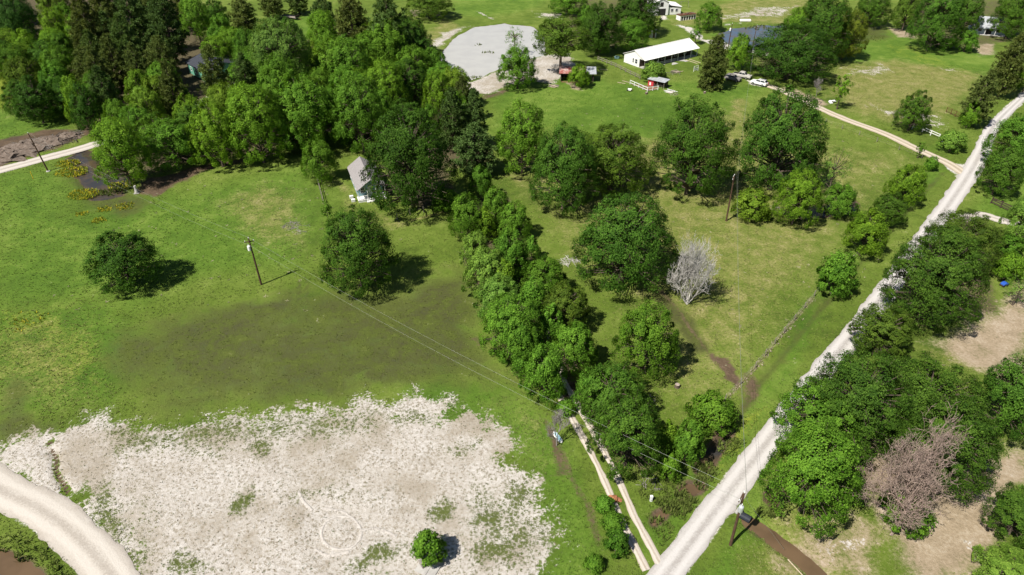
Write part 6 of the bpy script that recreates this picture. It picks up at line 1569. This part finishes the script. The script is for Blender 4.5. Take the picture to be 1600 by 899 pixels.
def wire(a, b, sag, label):
    a = Vector(a); b = Vector(b); pts = []
    for i in range(25):
        t_ = i/24; q = a.lerp(b, t_); q.z -= sag*4*t_*(1-t_); pts.append(q)
    o = MB().tube(pts, .011, 4, False).build('overhead_wire', M['wire'])
    tag(o, label, 'wire')
wire((-41.35, 92.2, 9.05), (23.3, 43.9, 8.45), 1.5, 'upper wire from the left field pole down to the road pole')
wire((-41.2, 91.9, 7.7), (23.2, 43.8, 7.2), 1.7, 'lower wire from the left field pole down to the road pole')
wire((-101.1, 135.3, 8.7), (-41.35, 92.2, 9.05), 1.2, 'upper wire between the drive pole and the left field pole')
wire((-101.0, 135.2, 7.6), (-41.2, 91.9, 7.7), 1.4, 'lower wire between the drive pole and the left field pole')
wire((41.0, 113.7, 9.5), (23.3, 43.9, 8.45), 1.4, 'upper wire from the pasture pole to the road pole')
wire((41.3, 113.4, 8.3), (23.6, 43.8, 7.2), 1.6, 'lower wire from the pasture pole to the road pole')
wire((41.0, 113.7, 9.5), (74.8, 216.4, 10.1), 2.2, 'upper wire from the pasture pole to the blue pond poles')
wire((41.3, 113.4, 8.3), (74.6, 216.2, 8.9), 2.4, 'lower wire from the pasture pole to the blue pond poles')
g_w = MB().tube([(23.3, 43.8, 7.6), (28.6, 43.0, .3)], .012, 5, False).build('guy_wire', M['wire'])
tag(g_w, 'slanting guy wire staying the bottom road pole', 'wire')

# --- small things
def sticks(name, x, y, n, rad, hgt, ln, thick, mat, label, cat='brush pile', flat=False):
    mb = MB()
    for i in range(n):
        a = R.random()*6.283; d = rad*math.sqrt(R.random())
        p = Vector((math.cos(a)*d, math.sin(a)*d, R.random()*hgt*(1-d/rad*.8)+.03))
        az = R.random()*6.283; L = ln*R.uniform(.5, 1.2)
        v = Vector((math.cos(az), math.sin(az), R.uniform(-.25, .35)*(0 if flat else 1)))*L*.5
        r_ = thick*R.uniform(.5, 1.3)
        a_, b_ = p-v, p+v
        a_.z = max(a_.z, .02); b_.z = max(b_.z, .02)
        m_ = (a_+b_)/2+Vector((R.gauss(0, .05), R.gauss(0, .05), R.gauss(0, .03)))*L
        mb.tube([a_, m_, b_], [r_, r_*.8, r_*.4], 5)
    o = mb.build(name, M[mat]); o.location = (x, y, -.03); o.rotation_euler = (0, 0, R.random()*6)
    return tag(o, label, cat)
for (x, y, n, r_, mt, lab) in PILES:
    sticks('brush_pile', x, y, n, r_, .22*r_, r_*.9, .035 if r_ < 2.2 else .07, mt, lab)
for k, (x, y) in enumerate(LOGS):
    o = MB()
    lp = frame('plank_stack', x, y, (-28, -18, 35)[k], ('pile of weathered boards beside the rusty shed', 'scattered planks and boards right of the hen house', 'weathered pallet boards before the farmhouse lawn')[k], 'lumber')
    for i in range(9):
        L = R.uniform(1.6, 3.2); w = R.uniform(.15, .3)
        q = MB().box(-L/2, L/2, -w/2, w/2, 0, .06).build('plank', M[('grey_wood', 'white_paint', 'grey_wood')[k] if i % 3 else 'pale_wood'], lp)
        q.location = (R.uniform(-.5, .5), -1.0+i*.25, .03+R.uniform(0, .25)); q.rotation_euler = (R.uniform(-.05, .05), R.uniform(-.08, .08), R.uniform(-.35, .35))
for k, (x, y) in enumerate(LOOSE):
    q = MB().box(-1.2, 1.2, -.12, .12, 0, .06).build('loose_board', M['pale_wood']); q.location = (x, y, .03); q.rotation_euler = (0, 0, -.7+.2*k)
    tag(q, ('loose board lying left of the hen run, farther one', 'loose board lying left of the hen run, nearer one', 'loose board lying in the pasture right of the rusty shed')[k], 'board')
a = frame('marker_post', *MARK['yellow'], 0, 'thin yellow marker post beside the white drive at left', 'marker')
MB().tube([(0, 0, -.2), (.05, 0, 1.6)], .075, 7).build('tube', M['yellow'], a); MB().tube([(.05, 0, 1.602), (.053, 0, 1.75)], .08, 7).build('cap', M['yellow'], a)
a = frame('concrete_marker', *MARK['stump'], 0, 'pale concrete stub on the field edge near the brown pond', 'marker')
MB().lathe([(.42, -.2), (.38, .3), (.26, .9), (.24, 1.6), (.2, 1.66)], 9).build('shaft', M['concrete'], a)
MB().box(-.5, .5, -.4, .4, -.1, .12).build('plinth', M['concrete'], a)
a = frame('utility_pedestal', *MARK['ped'], 0, 'small white pedestal in the grass beside the road corner', 'pedestal')
MB().box(-.14, .14, -.12, .12, -.1, .75).build('box', M['insul'], a, bevel=.02); MB().box(-.16, .16, -.14, .14, .753, .85).build('cap', M['insul'], a)
a = frame('utility_pedestal', *MARK['ped2'], 0, 'small white post in the grass near the far junction', 'pedestal')
MB().box(-.12, .12, -.12, .12, -.1, 1.0).build('box', M['insul'], a); MB().box(-.14, .14, -.14, .14, 1.003, 1.1).build('cap', M['insul'], a)
a = frame('culvert', *MARK['culv'], -38, 'dark culvert pipe with white end at the creek head', 'culvert')
MB().tube([(-.9, 0, .0), (.35, 0, -.05)], .42, 12).build('pipe', M['black_pipe'], a); MB().box(-1.35, -.75, -.4, .4, .2, .42).build('headwall', M['concrete'], a)
a = frame('fallen_pipe', *MARK['pipe'], -63, 'long pale pole lying by the creek at the bottom edge', 'pole')
MB().tube([(0, 0, .06), (2.4, 0, .05)], [.07, .05], 7).build('shaft', M['pale_wood'], a); MB().tube([(2.402, 0, .05), (2.6, 0, .05)], .06, 7).build('end_cap', M['yellow'], a)
a = frame('small_boat', *MARK['boat'], 118, 'tiny pale blue and white boat in the weeds left of track', 'boat')
MB().prism([(-1.1, 0), (-.8, .3), (.6, .3), (1.1, 0), (.6, -.3), (-.8, -.3)], 'z', .02, .26).build('hull', M['insul'], a, bevel=.06)
MB().prism([(-.8, 0), (-.6, .2), (.45, .2), (.75, 0), (.45, -.2), (-.6, -.2)], 'z', .262, .29).build('deck', M['paleblue'], a)
a = frame('concrete_slab', *MARK['slab'], -25, 'cracked concrete slab beside the small bush on the sand', 'slab')
MB().box(-1.1, .2, -.8, .8, -.1, .10).build('slab', M['concrete'], a); MB().box(.23, 1.1, -.7, .7, -.1, .07).build('slab', M['concrete'], a)
q = frame('metal_box', *MARK['box'], -55, 'small grey metal box on the slab by the bush', 'box')
MB().box(-.4, .4, -.25, .25, .1, .5).build('body', M['grey_wood'], q, bevel=.03); MB().box(-.42, .42, -.27, .27, .503, .56).build('lid', M['dead_grey'], q)
def heap(name, x, y, r_, hgt, mat, label, cat, seed):
    rg = np.random.default_rng(seed); n = 14; rings = 6; V = []; Fc = []
    for i in range(rings+1):
        f = i/rings
        for k in range(n):
            t_ = 6.283*k/n; rr = r_*(1-f)*(1+.22*rg.normal()*(1-f*.5))
            V.append((rr*math.cos(t_)*1.3, rr*math.sin(t_), hgt*math.sin(f*1.57)*(1+.12*rg.normal())-.05*(i == 0)))
    for i in range(rings):
        for k in range(n):
            a_ = i*n+k; b_ = i*n+(k+1) % n; Fc.append((a_, b_, b_+n, a_+n))
    mb = MB(); mb.v = V; mb.f = Fc
    o = mb.build(name, M[mat]); o.location = (x, y, 0)
    return tag(o, label, cat)
heap('clay_heap', *MARK['clay'], .6, .4, 'orange_clay', 'heap of orange clay at the edge of the two wheel tracks', 'heap', 3)
for k, (x, y, r_) in enumerate(SOIL):
    heap('soil_heap', x, y, r_, r_*.3, 'brown_soil', SOIL_L[k], 'heap', 20+k)
a = frame('tarp_bundle', *MARK['tarp'], 20, 'bright blue tarpaulin bundle on a dark cart at the right', 'tarp')
MB().prism([(-.9, .5), (-.7, 1.0), (.1, 1.25), (.8, .95), (.95, .5)], 'y', -.55, .55).build('tarp', M['blue'], a, bevel=.12)
MB().box(-.9, .9, -.5, .5, .3, .497).build('cart', M['dark_wood'], a)
a.scale = (.65, .65, .65)
for sx in (-.6, .6):
    for sy in (-.56, .56): MB().tube([(sx, sy-.05, .28), (sx, sy+.05, .28)], .28, 10).build('wheel', M['rubber'], a)
a = frame('wheelbarrow', *MARK['barrow'], 160, 'white wheelbarrow standing in the grass left of the hen run', 'wheelbarrow')
MB().prism([(-.5, .75), (.55, .75), (.3, .35), (-.3, .35)], 'y', -.38, .38).build('tray', M['white_paint'], a)
for s_ in (-1, 1):
    MB().bar((-1.1, s_*.3, .62), (.7, s_*.12, .26), .06).build('handle', M['dark_wood'], a); MB().bar((-.35, s_*.3, .4), (-.4, s_*.3, 0), .05).build('leg', M['dark_wood'], a)
MB().tube([(.7, -.06, .22), (.7, .06, .22)], .22, 12).build('wheel', M['rubber'], a)
for k in range(3):
    x, y = STUMPS[k]
    a = frame('tree_stump', x, y, 0, ('brown stump in the lawn left of the two big dark trees', 'dark stump below the round bright tree', 'pale stump at the near end of the hen run')[k], 'stump')
    MB().lathe([(.5, -.1), (.36, .15), (.33, .5)], 10).build('bark', M['bark'], a); MB().lathe([(.32, .502), (.3, .52)], 10).build('cut_face', M['log'], a)
a = frame('white_debris', *MARK['debris'], 30, 'small white rubbish heap under the thin pale young tree', 'rubbish')
for i in range(6):
    q = MB().box(-.5, .5, -.25, .25, 0, .22).build('panel', M['white_paint'], a, bevel=.03); q.location = (R.uniform(-1, 1), R.uniform(-.5, .5), R.uniform(0, .3)); q.rotation_euler = (R.uniform(-.4, .4), R.uniform(-.4, .4), R.random()*3)
a = frame('swing_frame', *MARK['swing'], 15, 'thin metal frame in the far pasture right of the barn', 'frame')
for x in (0, 3.2):
    for s_ in (-.8, .8): MB().bar((x, s_, 0), (x, 0, 2.3), .07).build('leg', M['grey_wood'], a)
MB().bar((0, 0, 2.3), (3.2, 0, 2.3), .08).build('top_bar', M['grey_wood'], a)
a = frame('water_tub', *MARK['tub'], 0, 'blue water tub on the lawn left of the farmhouse gable', 'tub')
MB().lathe([(.75, 0), (.8, .5), (.72, .5), (.68, .4)], 14).build('rim', M['paleblue'], a); MB().lathe([(.66, .05), (.66, .40)], 14).build('water', M['w_dark'], a)

# --- tyre rings worn into the sand
for k, nm in enumerate(('ring', 'ring_tail_a', 'ring_tail_b', 'ring_tail_c', 'ring_tail_d')):
    ribbon('tyre_mark', LINES[nm]+([LINES[nm][0]] if nm == 'ring' else []), .2, M['tyre'], .03, .01, .1, .3, seg=4)

# --- flower clumps and pond-edge plants
pts = []
for (x, y, r_, n) in FLOWERS:
    a = rng.random(n)*6.283; d = r_*np.sqrt(rng.random(n))
    pts.append(np.stack([x+np.cos(a)*d*1.2, y+np.sin(a)*d], 1))
pts = np.concatenate(pts)
fc = np.where(rng.random((len(pts), 1)) < .42, np.array([[.50, .44, .03]]), np.array([[.20, .26, .02]]))*rng.uniform(.8, 1.15, (len(pts), 1))
tufts('yellow_flowers', pts[:, 0], pts[:, 1], np.full(len(pts), -.05), rng.uniform(.25, .5, len(pts)), rng.uniform(.15, .3, len(pts)), fc, 5, label='patches of yellow wild flowers round the brown left pond', cat='flowers')
pts = []
for (x, y, r_, n) in REEDS:
    a = rng.random(n)*6.283; d = r_*np.sqrt(rng.random(n))
    pts.append(np.stack([x+np.cos(a)*d*1.5, y+np.sin(a)*d], 1))
pts = np.concatenate(pts)
_m, _z, _r, _w = survey(pts[:, 0], pts[:, 1])
pts = pts[_r > .5]
fc = np.array([[.11, .145, .028]])*rng.uniform(.6, 1.5, (len(pts), 1))
tufts('reeds', pts[:, 0], pts[:, 1], np.full(len(pts), -.2), rng.uniform(.35, .8, len(pts)), rng.uniform(.2, .4, len(pts)), fc, 5, label='reeds and rank weeds in ponds and ditches', cat='reeds')

# brush grown along the roadside fence
fp = smooth_line(FENCE['road'][:4], .16)
fp = fp+rng.normal(scale=.22, size=fp.shape)
fc = np.where(rng.random((len(fp), 1)) < .7, np.array([[.36, .31, .22]]), np.array([[.16, .17, .05]]))*rng.uniform(.7, 1.3, (len(fp), 1))
tufts('fence_weeds', fp[:, 0], fp[:, 1], np.full(len(fp), -.05), rng.uniform(.1, .28, len(fp)), rng.uniform(.12, .28, len(fp)), fc, 5, label='dry tan weeds grown along the roadside pasture fence', cat='weeds')

# pale straw clumps left in the pastures
sx = np.concatenate([rng.uniform(15, 80, 260), rng.uniform(-75, -20, 120)]); sy = np.concatenate([rng.uniform(72, 175, 260), rng.uniform(85, 130, 120)])
_m, _z, _r, _w = survey(sx, sy); k_ = (_r > 2) & (_w > 2) & (_m['litter'] < .3); sx, sy, _z = sx[k_], sy[k_], _z[k_]
tufts('straw_clumps', sx, sy, _z+.02, rng.uniform(.05, .15, len(sx)), rng.uniform(.1, .26, len(sx)), np.array([[.34, .31, .19]])*rng.uniform(.6, 1.2, (len(sx), 1)), 6, 1.0, label='pale straw clumps scattered over the pastures', cat='straw')
